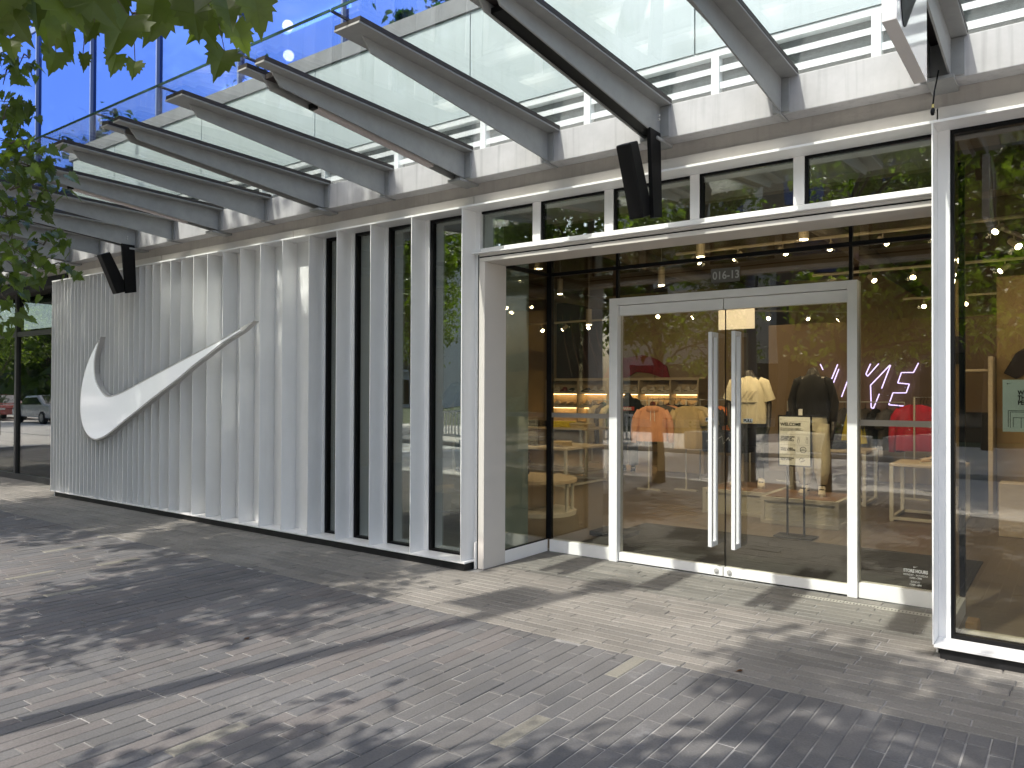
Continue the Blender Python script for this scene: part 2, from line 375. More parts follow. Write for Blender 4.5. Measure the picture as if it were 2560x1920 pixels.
# entrance recess: left jamb, return glass, corner
MB().box(-4.372, -4.30, 5.43, 5.755, 0, 2.775).build('entrance_jamb', JAMB, B, bevel=.003)
MB().box(-4.3715, -4.364, 5.425, 5.4299, 0, 2.84).build('shadow_gap', BLACK, B)
MB().box(-4.345, -4.30, 5.7555, 6.47, 0, .117).build('glazing_sill', WHITE2, B, bevel=.002)
MB().box(-4.33, -4.305, 5.7555, 6.47, .1172, .125).build('glazing_bead', BLACK, B)
f = MB().box(-4.33, -4.318, 5.756, 6.50, .1255, 3.30).build('return_pane', GLASS, B)
MB().box(-4.335, -4.30, 5.7555, 6.485, 2.765, 2.80).build('head_bar', BLACK, B)
MB().box(-4.335, -4.28, 6.49, 6.54, .118, 3.30).build('corner_mullion', BLACK, B)
MB().box(-.70, -.655, 5.55, 6.47, 0, .117).build('glazing_sill', WHITE2, B)
MB().box(-.69, -.678, 5.56, 6.50, .118, 3.30).build('return_pane', GLASS, B)
MB().box(-.70, -.66, 6.49, 6.54, .118, 3.30).build('corner_mullion', BLACK, B)
# lintel over the recess
MB().box(-4.372, -.705, 5.43, 5.755, 2.776, 2.812).build('lintel', JAMB, B, bevel=.002)
MB().box(-4.372, -.705, 5.445, 5.75, 2.8125, 2.824).build('lintel_gap', BLACK, B)
MB().box(-4.372, -.705, 5.43, 5.76, 2.8245, 2.848).build('lintel_cap', JAMB, B)
MB().box(-4.42, -.705, 5.39, 5.76, 2.8485, 2.858).build('transom_ledge', WHITE, B)
MB().box(-4.41, -.705, 5.465, 5.53, 2.8585, 2.905).build('transom_sill', WHITE2, B, bevel=.002)
tx = [(-4.40, -3.80), (-3.72, -3.09), (-3.01, -2.352), (-2.28, -1.588), (-1.514, -.735)]
for i, (x0, x1) in enumerate(tx):
    f = MB().box(x0, x0+.022, 5.475, 5.53, 2.9055, 3.242).box(x0+.022, x1, 5.475, 5.53, 3.222, 3.242).build('transom_window', BLACK, B)
    MB().box(x0+.022, x1, 5.49, 5.502, 2.9055, 3.2215).build('pane', GLASS2, f)
    x2 = tx[i+1][0] if i < 4 else -.706
    MB().box(x1, x2, 5.462, 5.53, 2.9055, 3.242).build('transom_mullion', WHITE2, B, bevel=.002)
MB().box(-4.374, -.70, 5.53, 6.62, 3.30, 3.34).build('recess_ceiling', JAMB, B)
for x in (-2.28, -1.42): pass
# door screen
DY = 6.52
fr = MB().box(-3.587, -3.50, 6.44, 6.56, 0, 2.49).box(-1.458, -1.383, 6.44, 6.56, 0, 2.49).box(-3.50, -1.458, 6.44, 6.56, 2.424, 2.49).build('door_frame', WHITE2, B, bevel=.003)
for (x0, x1, hx, lx) in ((-3.496, -2.481, -2.55, -2.535), (-2.473, -1.462, -2.345, -2.42)):
    p = MB().box(x0, x1, 6.505, 6.517, .085, 2.327).build('door', GLASS, B)
    MB().box(x0, x1, 6.475, 6.545, .008, .086).build('bottom_rail', WHITE2, p, bevel=.002)
    MB().box(x0, x1, 6.475, 6.545, 2.326, 2.419).build('top_rail', WHITE2, p, bevel=.002)
    h = MB().box(hx-.017, hx+.017, 6.355, 6.385, .27, 2.125).box(hx-.017, hx+.017, 6.475, 6.504, .27, 2.125).box(hx-.0168, hx+.0168, 6.385, 6.475, .27, .31).box(hx-.0168, hx+.0168, 6.385, 6.475, 2.085, 2.125)
    h.build('door_handle', mat('white_handle_enamel', (.82, .83, .83), .22), p, bevel=.003)
    MB().disc((lx, 6.471, .048), .021, 'y', .01, 24).disc((lx, 6.464, .048), .012, 'y', .01, 16).build('lock', EDGE, p, smooth=False)
    hb = MB().box(x0+.0, x0+.004, 6.50, 6.52, .085, 2.327).build('glass_edge', BLACK, p) if x0 > -3 else None
    px = hx-.06 if x0 < -3 else hx+.075
    d_ = MB().box(px-.04, px+.04, 6.5025, 6.5045, 1.345, 1.378).build('pull_label', mat('label_paper', (.62, .70, .70), .5), p)
    text('PULL', .034, BLACK, p, 'pull_lettering', (px, 6.5015, 1.35), align='CENTER', bold=.0012)
stick = mat('cream_card', (.62, .60, .50), .7)
for (x0, x1) in ((-4.279, -3.587), (-1.383, -.701)):
    MB().box(x0, x1, 6.47, 6.56, 0, .117).build('glazing_sill', WHITE2, B, bevel=.002)
    s = MB().box(x0, x1, 6.505, 6.517, .1175, 2.765).build('side_pane', GLASS, B)
    MB().box(x0, x1, 6.503, 6.5045, 1.345, 1.392).build('safety_strip', mat('frosted_strip', (.30, .27, .23), .6), s)
s2 = MB().box(-3.536, -1.43, 6.505, 6.517, 2.4905, 2.765).build('header_pane', GLASS, B)
MB().box(-4.279, -.701, 6.505, 6.517, 2.8005, 3.30).build('upper_header_pane', GLASS, B)
MB().box(-4.279, -.701, 6.48, 6.54, 2.766, 2.80).build('head_bar', BLACK, B)
for x in (-3.53, -1.4425): MB().box(x-.013, x+.013, 6.49, 6.53, 2.4905, 3.30).build('header_mullion', BLACK, B)
# street number on the header glass
pl = MB().box(-2.60, -2.34, 6.500, 6.503, 2.565, 2.69).build('number_panel', mat('grey_vinyl', (.13, .125, .11), .6), s2)
text('016-13', .098, mat('pale_vinyl', (.45, .46, .43), .6), s2, 'street_number', (-2.585, 6.498, 2.595), bold=.0014, sx=.88)
sp = [o for o in C.objects if o.name.startswith('side_pane')][-1]
VW = mat('white_vinyl', (.88, .89, .87), .5)
text('STORE HOURS', .034, VW, sp, 'hours_lettering', (-.985, 6.498, .245), align='CENTER', bold=.0016, sx=.74)
text('MONDAY - SATURDAY', .019, VW, sp, 'hours_lettering', (-.985, 6.498, .219), align='CENTER', bold=.0002, sx=.85)
text('11AM - 7PM', .019, VW, sp, 'hours_lettering', (-.985, 6.498, .198), align='CENTER', bold=.0005, sx=.85)
text('SUNDAY', .019, VW, sp, 'hours_lettering', (-.985, 6.498, .168), align='CENTER', bold=.0002, sx=.85)
text('11AM - 6PM', .019, VW, sp, 'hours_lettering', (-.985, 6.498, .147), align='CENTER', bold=.0005, sx=.85)
MB().prismY(swoosh_prof(-.985, .287, .03), 6.4985, 6.5035).build('hours_emblem', VW, sp)
# round black push knob at the right return
MB().tube([(-.71, 5.74, 1.06), (-.745, 5.74, 1.06)], [.062, .056], 24).build('push_button', BLACK, B, smooth=True)
# right hand window
MB().box(-.708, -.70, 5.2635, 5.55, .0845, 3.2425).build('fin', WHITE, B)
MB().box(-.699, -.632, 5.452, 5.55, .0845, 3.2425).build('backing_panel', WHITE, B)
MB().box(-.706, -.694, 5.40, 5.49, 0, .0675).build('corner_trim', WHITE, B)
f = MB().box(-.631, -.612, 5.46, 5.53, .085, 3.242).box(-.612, XR, 5.46, 5.53, .085, .11).box(-.612, XR, 5.46, 5.53, 3.215, 3.242).build('display_window', BLACK, B)
MB().box(-.6115, XR, 5.49, 5.502, .1105, 3.2145).build('pane', GLASS, f)
# structure behind the fins
MB().box(-12.5, -6.7, 5.51, 5.7, .0, 3.35).build('inner_wall', mat('inner_wall_paint', (.30, .25, .19), .8), B)
# upper wall: louvres, spandrels, coping, curtain wall
LV = mat('louvre_white', (.68, .71, .71), .4, var=.05)
MB().box(-12.3, XR, 5.56, 5.62, 3.72, 4.16).build('louvre_backing', mat('louvre_mesh_grey', (.16, .18, .175), .7, var=.3, vscale=30, stretch=(1, 1, 6)), B)
lv = MB()
for z0, z1 in ((3.86, 3.91), (3.985, 4.03), (3.72, 3.765)): lv.prismX([(5.50, z0), (5.55, z0+.02), (5.55, z1+.02), (5.50, z1)], -12.3, XR)
lv.build('louvre_slats', LV, B)
MB().box(-12.3, XR, 5.49, 5.56, 4.105, 4.158).build('louvre_rail', LV, B)
x = -1.04+4.4
while x > -12.3:
    if x < XR: MB().box(x-.03, x+.03, 5.485, 5.558, 3.7205, 4.1045).build('louvre_post', LV, B)
    x -= 1.105
xs = [-2.3228+2.2*k for k in (2, 1, 0, -1, -2, -3, -4)]+[-12.4]
for a, b in zip(xs[:-1], xs[1:]): MB().box(b+.006, a-.006, 5.48, 5.53, 4.162, 5.12).build('spandrel_panel', SPAND, B)
MB().box(-12.4, XR, 5.535, 5.6, 4.162, 5.12).build('spandrel_backing', mat('joint_grey', (.25, .27, .27), .8), B)
MB().box(-12.5, XR, 5.46, 6.47, 5.125, 5.20).box(-12.5, XR, 5.47, 5.6, 5.2005, 5.30).build('coping', COPE, B)
MB().box(-30, -12.51, 5.46, 6.47, 3.75, 3.9).build('coping', COPE, B)
MB().box(-30, XR, 6.52, 6.535, 3.72, 24).build('curtain_glass', BLUEG, B)
BGM = mat('blue_grey_mullion', (.12, .17, .34), .4)
GEDGE = mat('glass_edge_green', (.03, .07, .06), .25)
for k in range(-5, 11):
    x = -7.43-2.2*k
    if -30 < x < XR: MB().box(x-.018, x+.018, 6.47, 6.53, 3.9, 24).build('curtain_mullion', BGM, B)
for z in (8.6, 12.4, 16.2, 20.0): MB().box(-30, XR, 6.50, 6.519, z, z+.12).build('floor_edge', BGM, B)
MB().box(-30, XR, 7.2, 14, 8.4, 8.7).build('upper_floor_slab', mat('pale_ceiling', (.45, .45, .45), .8), B)
MB().box(-30, XR, 6.7, 18.5, 4.7, 5.0).build('upper_floor', mat('office_floor', (.12, .12, .13), .8), B)
MB().box(-30, XR, 13, 13.2, 5.0, 8.4).build('office_wall', mat('office_wall_paint', (.2, .2, .22), .8), B)
GLOBE = emit('globe_warm', (1, .50, .16), 30); BARL = emit('office_bar_white', (.8, .9, 1), 7)
for i, (x, y, z) in enumerate(((-11.3, 8.6, 8.1), (-11.8, 9.0, 7.84), (-6.57, 9.0, 7.31), (-15.5, 9.5, 7.9))):
    b_ = MB(); b_.loft([[Vector((x+.10*math.sin(a)*math.cos(p), y+.10*math.sin(a)*math.sin(p), z+.10*math.cos(a))) for p in [2*math.pi*k/14 for k in range(14)]] for a in [math.pi*(j+.5)/9 for j in range(9)]]).build('globe_light', GLOBE, B, smooth=True)
for x, y in ((-12.0, 9.0), (-9.4, 11.0), (-15.5, 10), (-6.4, 11.5)): MB().box(x, x+1.8, y, y+.10, 8.32, 8.38).build('office_light', BARL, B)
# ------------------------------------------------------------------ neighbour's glazing
Nb = thing('neighbour_shopfront', 'dark framed glass shop front left of the white fins', 'building', (-20, 5.95, 0))
MB().box(-30, -12.2, 5.32, 5.5, 3.215, 3.3565).build('fascia', BLACK, Nb)
MB().box(-30, -12.56, 5.5, 6.6, 3.36, 3.40).build('soffit', mat('dark_soffit', (.05, .05, .05), .6), Nb)
for x in (-13.35, -15.42, -17.5, -19.6, -21.7, -23.8, -25.9): MB().box(x-.04, x+.04, 5.86, 5.98, 0, 3.36).build('mullion', ANOD, Nb)
MB().box(-30, -12.57, 5.87, 5.97, 2.56, 2.64).build('transom', ANOD, Nb)
MB().box(-30, -12.57, 5.85, 5.97, 0, .10).build('sill', ANOD, Nb)
MB().box(-30, -12.57, 5.90, 5.912, .10, 2.56).build('pane', GLASS_T, Nb)
MB().box(-30, -12.57, 5.90, 5.912, 2.64, 3.36).build('upper_pane', GLASS_T, Nb)
MB().box(-30, -12.5, 9.9, 10.1, 0, 3.4).box(-30, -12.5, 6, 9.9, -.02, .0).build('dim_interior', mat('dim_interior_paint', (.05, .055, .06), .8), Nb)
# ------------------------------------------------------------------ canopy
K = thing('glass_canopy', 'glass canopy on tapering grey steel beams over the pavement', 'canopy', (-5, 5.2, 3.4))
ZF = lambda y: 3.745-(y-3.055)*.0187                 # underside of the top flange
MB().box(-16.9, XR, 5.20, 5.357, 3.465, 3.712).build('gutter_beam', GUTTER, K, bevel=.006)
def slab(mb, x0, x1, y0, y1, a, b): mb.prismX([(y0, ZF(y0)+a), (y1, ZF(y1)+a), (y1, ZF(y1)+b), (y0, ZF(y0)+b)], x0, x1)
def web(mb, x, t=.006):
    mb.prismX([(3.175, ZF(3.175)), (3.245, 3.661), (5.187, 3.478), (5.187, ZF(5.187))], x-t, x+t)
tips = []
for k in range(-2, 18):
    xc = .281-.9365*k
    dbl = k % 2 == 1
    bm = MB()
    if not dbl:
        slab(bm, xc-.11, xc+.11, 3.055, 5.1995, 0, .012); web(bm, xc)
        bm.box(xc-.055, xc+.055, 5.1875, 5.1995, 3.478, 3.70); bm.box(xc-.012, xc+.012, 5.13, 5.33, 3.452, 3.464)
    else:
        slab(bm, xc+.049, xc+.145, 3.055, 5.1995, 0, .012); web(bm, xc+.055)
        slab(bm, xc-.145, xc-.049, 3.055, 5.1995, 0, .012); web(bm, xc-.055)
        bm.box(xc-.10, xc+.13, 5.1875, 5.1995, 3.478, 3.70); bm.box(xc-.06, xc+.085, 5.10, 5.36, 3.440, 3.4635)
    o = bm.build('canopy_beam', STEEL, K, bevel=.002)
    e = MB()
    if not dbl: slab(e, xc-.11, xc+.11, 3.051, 3.0545, 0, .011)
    else: slab(e, xc+.049, xc+.145, 3.051, 3.0545, 0, .011); slab(e, xc-.145, xc-.049, 3.051, 3.0545, 0, .011)
    e.build('beam_end', EDGE, o)
    r = MB()
    if not dbl: slab(r, xc-.112, xc+.112, 3.058, 5.203, .0125, .042)
    else: slab(r, xc+.047, xc+.147, 3.058, 5.203, .0125, .042); slab(r, xc-.147, xc-.047, 3.058, 5.203, .0125, .042); slab(r, xc-.0465, xc+.0465, 3.2, 5.19, -.02, .012)
    r.build('bedding_strip', RUBBER, o)
    if k > -2:
        g = MB(); slab(g, xc+.006, xc+.9365-.006, 2.935, 5.36, .0425, .060)
        g.build('glass_panel', CGLASS, K)
        j = MB(); slab(j, xc-.0055, xc+.0055, 2.935, 5.36, .0425, .058); j.build('glass_joint', RUBBER, K)
        ed = MB(); slab(ed, xc+.006, xc+.9365-.006, 2.929, 2.9345, .0425, .060); ed.build('glass_edge', GEDGE, K)
    if k % 4 == 3 and k > 0 or k in (5,):
        pass
for x in (-2.48, -9.97):
    for z in (3.56, 3.59): MB().disc((x+.07*(1 if x > -5 else 1)-.0, 5.05, z), .009, 'x', .012, 10).build('bolt', EDGE, K)
# linear lamps hung between the twin webs
for x in (-4.41, -8.15):
    t = thing('linear_lamp', 'slim white lamp under the canopy beam '+('nearest the narrow windows' if x > -5 else 'above the large white mark'), 'lamp', (x, 4.2, 3.55), group='linear lamps under the canopy')
    pr = []
    for y in (3.60, 4.83): pr.append((y, 3.478+(5.187-y)*.0942+.0))
    m_ = MB().prismX([(3.60, pr[0][1]-.012), (4.83, pr[1][1]-.012), (4.83, pr[1][1]+.03), (3.60, pr[0][1]+.03)], x-.032, x+.032)
    m_.build('diffuser', mat('lamp_diffuser', (.50, .45, .44), .5), t, bevel=.006)
    MB().box(x-.028, x+.028, 3.56, 3.598, pr[0][1]-.005, pr[0][1]+.03).build('end_cap', BLACK, t)
# tilted black fixtures on drop arms
def fixture(x, lab):
    t = thing('hanging_fixture', lab, 'light fixture', (x, 5.1, 3.47), group='tilted black fixtures under the canopy')
    MB().prismX([(4.75, 3.325), (4.87, 3.375), (5.12, 2.90), (4.96, 2.845)], x-.07, x+.045).build('housing', BLACK, t, bevel=.01)
    MB().prismX([(5.00, 3.50), (5.17, 3.50), (5.20, 2.89), (5.06, 2.86)], x+.046, x+.075).build('drop_arm', BLACK, t)
    xc = x-.006 if x > -5 else -10.02; MB().prismX([(3.30, 3.668), (5.15, 3.494), (5.15, 3.56), (3.30, 3.70)], xc-.046, xc+.046).build('cable_tray', BLACK, t)
    MB().box(x-.008, x+.006, 4.948, 4.958, 2.955, 2.967).build('pilot_light', emit('pilot_white', (1, 1, 1), 1), t)
fixture(-2.53, 'slanted black fixture hanging in front of the entrance transom windows')
fixture(-10.02, 'slanted black fixture hanging in front of the closely spaced white fins')
# blade sign
S = thing('blade_sign', 'white projecting box sign with a black curved mark under the canopy', 'sign', (-.56, 3.5, 3.0))
MB().box(-.590, -.538, 3.15, 3.87, 3.0, 3.50).build('sign_box', mat('gloss_white_sign', (.72, .71, .71), .12, coat=.4), S, bevel=.002)
prof = [(3.53+(x+9.42)*.15, 3.235+(z-1.6)*.30) for x, z in SWC]
vs = MB(); n = len(prof)
vs.add([(-.5375, y, min(z, 3.497)) for y, z in prof]+[(-.5345, y, min(z, 3.497)) for y, z in prof], [tuple(range(n))[::-1], tuple(range(n, 2*n))]+[(i, (i+1) % n, n+(i+1) % n, n+i) for i in range(n)])
vs.build('emblem', BLACK, S)
MB().box(-.66, -.5905, 3.55, 3.58, 3.36, 3.46).box(-.62, -.60, 3.3, 3.7, 3.46, 3.56).build('hanger', BLACK, S)
t = thing('loose_cable', 'short black cable dangling below the canopy gutter', 'cable', (-.65, 5.11, 3.5))
MB().tube([(-.65, 5.11, 3.50), (-.652, 5.05, 3.42), (-.65, 4.95, 3.33), (-.65, 4.893, 3.233)], .0045, 8).build('cord', BLACK, t, smooth=True)
MB().tube([(-.65, 4.893, 3.233), (-.65, 4.89, 3.213)], .007, 8).build('brass_ring', mat('brass', (.5, .4, .15), .4, 1), t)
MB().tube([(-.65, 4.889, 3.212), (-.65, 4.887, 3.20), (-.65, 4.88, 3.185), (-.65, 4.877, 3.17)], [.007, .012, .012, .008], 10).build('plug', BLACK, t, smooth=True)
# ------------------------------------------------------------------ large wall mark (acrylic face, faint glow added to whiten it in the shade)
ACR = mat('white_acrylic_added_glow', (.86, .88, .90), .10, coat=.6)
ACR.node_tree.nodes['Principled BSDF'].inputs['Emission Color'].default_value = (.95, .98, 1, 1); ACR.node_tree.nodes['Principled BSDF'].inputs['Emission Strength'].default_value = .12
S = thing('wall_emblem', 'large glossy white curved check mark sign mounted on the white fins', 'sign', (-9.4, 5.2, 1.6))
MB().prismY(SWC, 5.195, 5.262).build('sign_rim', mat('pale_grey_rim', (.50, .49, .48), .4), S, bevel=.002)
def inset(P, d):
    out = []; n = len(P); A = sum(P[i][0]*P[(i+1) % n][1]-P[(i+1) % n][0]*P[i][1] for i in range(n)); sg = 1 if A > 0 else -1
    for i in range(n):
        ax, az = P[i-1]; bx, bz = P[(i+1) % n]; tx_, tz = bx-ax, bz-az; l = math.hypot(tx_, tz) or 1
        out.append((P[i][0]-sg*tz/l*d, P[i][1]+sg*tx_/l*d))
    return out
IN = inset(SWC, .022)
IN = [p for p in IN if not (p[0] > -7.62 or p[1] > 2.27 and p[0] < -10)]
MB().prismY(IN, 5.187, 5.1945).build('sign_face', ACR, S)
# drain grate
o = MB()
x = -1.82
while x < -.83: o.box(x, x+.012, 6.235, 6.285, -.006, .0015); x += .024
o.box(-1.82, -.83, 6.225, 6.235, -.008, .0018).box(-1.82, -.83, 6.285, 6.295, -.008, .0018)
tag(o.build('drain_grate', mat('grate_metal', (.45, .43, .38), .5, .3)), 'narrow slotted metal drain grate in front of the right side pane', 'grate')
NEON=[((-4.0,2.16),(-3.95,2.05)),((-3.68,2.15),(-3.81,1.82)),((-3.66,2.06),(-3.79,1.71)),((-3.47,1.93),(-3.61,1.53)),((-3.1,2.15),(-3.18,1.96)),((-3.18,1.96),(-3.15,1.92)),((-3.15,1.92),(-2.96,2.15)),((-2.76,2.12),(-2.91,1.69)),((-2.77,2.12),(-3.1,1.75)),((-3.1,1.75),(-3.09,1.33)),((-3.09,1.33),(-3.05,1.32)),((-3.05,1.32),(-2.95,1.59)),((-2.3,2.15),(-2.38,1.98)),((-2.38,1.98),(-2.58,1.98)),((-2.58,1.98),(-2.64,1.79)),((-2.64,1.79),(-2.45,1.77)),((-2.45,1.77),(-2.5,1.61)),((-2.5,1.61),(-2.72,1.61)),((-2.72,1.61),(-2.79,1.39)),((-2.79,1.39),(-2.54,1.37)),((-2.54,1.37),(-2.57,1.31))]
LEAF=[(-2.153,0.791,2.511,0.113),(-2.249,0.848,2.542,0.102),(-2.213,0.821,2.474,0.068),(-2.24,0.908,2.567,0.107),(-2.262,0.952,2.492,0.085),(-2.045,0.859,2.528,0.113),(-1.996,0.897,2.547,0.141),(-2.235,1.041,2.675,0.141),(-2.078,1.026,2.472,0.068),(-2.035,1.036,2.533,0.147),(-2.285,1.184,2.563,0.062),(-2.18,0.986,2.493,0.051),(-2.299,0.989,2.586,0.124),(-2.044,1.119,2.65,0.136),(-2.099,1.164,2.641,0.141),(-1.907,1.147,2.59,0.13),(-2.053,1.246,2.635,0.113),(-2.086,1.332,2.682,0.147),(-1.96,1.278,2.671,0.113),(-2.029,1.352,2.649,0.102),(-2.05,1.332,2.566,0.113),(-1.786,1.246,2.617,0.124),(-1.991,1.348,2.738,0.113),(-2.224,0.88,2.615,0.147),(-2.15,0.812,2.562,0.124),(-2.075,0.754,2.52,0.113),(-2.198,1.108,2.71,0.113),(-2.144,0.999,2.567,0.068)]
CL=[(-5.96,2.33,3.95,0.09),(-6.14,2.34,3.95,0.09),(-6.03,2.24,3.86,0.09),(-6.26,2.28,3.81,0.07),(-5.78,2.24,3.55,0.07),(-6.18,2.3,3.63,0.1),(-5.9,2.15,3.45,0.09),(-6.29,2.41,3.62,0.07),(-6.27,2.4,3.49,0.06),(-5.61,2.09,3.21,0.09),(-5.61,2.19,3.2,0.12),(-5.74,2.14,3.16,0.13),(-6.33,2.57,3.41,0.09),(-5.9,2.32,3.17,0.13),(-6.14,2.29,3.14,0.13),(-5.75,2.37,3.11,0.12),(-5.99,2.38,3.06,0.13),(-5.94,2.21,2.98,0.12),(-5.82,2.41,3.0,0.09),(-6.07,2.45,2.96,0.07),(-6.15,2.26,2.91,0.09),(-6.47,2.39,2.84,0.09),(-6.23,2.37,2.83,0.07),(-6.5,2.43,2.71,0.1),(-6.41,2.49,2.66,0.1),(-6.48,2.65,2.73,0.09),(-6.14,2.61,2.75,0.07),(-5.76,2.3,2.46,0.1),(-6.45,2.43,2.53,0.1),(-6.47,2.66,2.55,0.07),(-6.35,2.8,2.54,0.06),(-6.21,2.3,2.4,0.09),(-6.33,2.41,2.36,0.1),(-5.89,2.2,2.19,0.09),(-6.49,2.38,2.12,0.09)]
# ------------------------------------------------------------------ trees
def leaf_mat(name, col, tr):
    m, t, b = new_mat(name); N = t.nodes; L = t.links
    at = N.new('ShaderNodeAttribute'); at.attribute_name = 'tone'
    tc = N.new('ShaderNodeTexCoord'); n = N.new('ShaderNodeTexNoise'); n.inputs['Scale'].default_value = 25; L.new(tc.outputs['Object'], n.inputs[0])
    mr = N.new('ShaderNodeMapRange'); mr.inputs[3].default_value = .75; mr.inputs[4].default_value = 1.25; L.new(n.outputs[0], mr.inputs[0])
    mx = N.new('ShaderNodeMix'); mx.data_type = 'RGBA'; mx.blend_type = 'MULTIPLY'; mx.inputs[0].default_value = 1
    L.new(at.outputs['Color'], mx.inputs[6]); L.new(mr.outputs[0], mx.inputs[7]); L.new(mx.outputs[2], b.inputs['Base Color'])
    b.inputs['Roughness'].default_value = .42
    tl = N.new('ShaderNodeBsdfTranslucent'); mt = N.new('ShaderNodeMix'); mt.data_type = 'RGBA'; mt.blend_type = 'MULTIPLY'; mt.inputs[0].default_value = 1
    mt.inputs[7].default_value = (1.7, 1.9, .45, 1); L.new(mx.outputs[2], mt.inputs[6]); L.new(mt.outputs[2], tl.inputs[0])
    ms = N.new('ShaderNodeMixShader'); ms.inputs[0].default_value = tr; L.new(b.outputs[0], ms.inputs[1]); L.new(tl.outputs[0], ms.inputs[2])
    L.new(ms.outputs[0], N['Material Output'].inputs[0])
    return m
LEAFM = leaf_mat('maple_leaf', (.06, .10, .02), .5)
BARK = mat('bark', (.10, .08, .06), .9, var=.35, vscale=8, bump=.8, bscale=30, stretch=(1, 1, .25))
# maple leaf outline, tip at +x, stem at the origin
ML = [(0, 0), (-.12, .20), (-.16, .34), (.0, .33), (-.02, .50), (.12, .44), (.22, .48), (.28, .34), (.42, .42), (.40, .32), (.62, .30), (.58, .20), (.78, .12), (.80, .07), (1, 0)]
ML = ML+[(x, -y) for x, y in ML[-2:0:-1]]
SL = [(0, 0), (-.08, .30), (.15, .24), (.20, .46), (.42, .26), (.55, .28), (1, 0)]
SL = SL+[(x, -y) for x, y in SL[-2:0:-1]]
def pf(P):
    a, u, r = a_, u2, r2
    v = Vector(P)-Vector((0, 0, 1.6)); z = v.dot(a)
    if z < .05: return None
    return .5+1921.4*v.dot(r)/z/2560, .5-1921.4*v.dot(u)/z/1920
def leaves(name, items, outline, parent, tone):
    """items: (pos, size, dir, normal, brightness)"""
    n = len(outline); V = []; F = []; T = []
    for (p, s, d, nn, br) in items:
        d = Vector(d).normalized(); nn = Vector(nn); nn = (nn-d*nn.dot(d)).normalized(); sd = d.cross(nn)
        b = len(V); c = Vector(p)
        V.append(tuple(c+d*(.35*s)))
        for x, y in outline: V.append(tuple(c+d*(x*s)+sd*(y*s)+nn*(abs(y)*s*.28-x*x*s*.18)))
        for i in range(n): F.append((b, b+1+i, b+1+(i+1) % n)); T.append((tone[0]*br, tone[1]*br, tone[2]*br, 1))
    off = WO.get(parent.name, Vector((0, 0, 0)))
    V = [(v[0]-off.x, v[1]-off.y, v[2]-off.z) for v in V]
    me = bpy.data.meshes.new(name); me.from_pydata(V, [], F); me.update(); me.materials.append(LEAFM)
    ca = me.color_attributes.new('tone', 'FLOAT_COLOR', 'CORNER')
    ca.data.foreach_set('color', np.repeat(np.array(T, dtype=np.float32), 3, axis=0).ravel())
    o = bpy.data.objects.new(name, me); C.objects.link(o); o.parent = parent
    return o
def tree(label, base, blobs, count, seed, group, top, trunk_r=.09, outline=SL, size=(.09, .15), tone=(.115, .165, .032), cull=True, grate=False):
    g = random.Random(seed); bx, by = base
    t = thing('maple_tree', label, 'tree', (bx, by, 0), group=group)
    tr = MB(); pts = [(bx, by, -.05)]; rad = [trunk_r*1.25]
    cx = sum(b[0] for b in blobs)/len(blobs); cy = sum(b[1] for b in blobs)/len(blobs)
    for i in range(1, 9):
        f = i/8; pts.append((bx+(cx-bx)*f*f*.8+g.gauss(0, .03), by+(cy-by)*f*f*.8+g.gauss(0, .03), top*f*.9)); rad.append(trunk_r*(1-.85*f)+.008)
    tr.tube(pts, rad, 10)
    tr.build('trunk', BARK, t, smooth=True)
    lb = MB(); tips = []
    for (x, y, z, r) in blobs:
        zs = max(1.5, z-r*1.0); f = min(.95, zs/(top*.9)); i = f*8; k = int(i); P0 = Vector(pts[k]).lerp(Vector(pts[min(8, k+1)]), i-k)
        for q in range(5):
            e = Vector((x+g.gauss(0, r*.5), y+g.gauss(0, r*.5), z+g.gauss(0, r*.45))); mid = P0.lerp(e, .5)+Vector((g.gauss(0, .12), g.gauss(0, .12), .1))
            lb.tube([P0, mid, e], [.03, .018, .005], 5)
            for w_ in range(5):
                e2 = e+Vector((g.gauss(0, r*.3), g.gauss(0, r*.3), g.gauss(0, r*.25))); s_ = mid.lerp(e, g.random())
                lb.tube([s_, e2], [.007, .002], 4); tips.append(e2)
    # limbs that would cross the open view are left to the lower branches below
    lb.build('limbs', BARK, t)
    items = []; tot = sum(b[3]**2 for b in blobs); subs = []
    for b in blobs:
        for q in range(int(18*b[3]**2)+8):
            d = Vector((g.gauss(0, 1), g.gauss(0, 1), g.gauss(0, .9))).normalized()*b[3]*(g.random()**.45)
            subs.append((Vector(b[:3])+d, g.uniform(.16, .38), g.uniform(.7, 1.25)))
    while len(items) < count:
        c, r, br = g.choice(subs)
        d = Vector((g.gauss(0, 1), g.gauss(0, 1), g.gauss(0, .6)))*r*.6
        p = c+d
        if p.z < 1.9: continue
        if cull:
            q = pf(p)
            if q and -.03 < q[0] < 1.03 and -.04 < q[1] < 1.03: continue
        dr = Vector((g.gauss(0, 1), g.gauss(0, 1), -.7+g.gauss(0, .5)))
        nn = Vector((g.gauss(0, .5), g.gauss(0, .5), 1))
        items.append((p, g.uniform(*size)*(1.35 if p.z > 5 else 1), dr, nn, br*g.uniform(.75, 1.3)))
    leaves('crown', items, outline, t, tone)
    return t
GA = 'maple trees along the kerb'
TA = tree('tall kerb maple nearest the large white wall mark', (-5.95, .5), [(-6.1, .5, 2.8, .85), (-6.9, .9, 3.8, 1.0), (-6.0, .3, 4.6, 1.2), (-6.8, .6, 5.9, 1.5), (-7.4, .4, 7.4, 1.5), (-8.4, .4, 8.6, 1.5), (-7.0, .4, 9.0, 1.2), (-8.2, .4, 6.4, 1.2)], 9500, 11, GA, 9.5, .095)
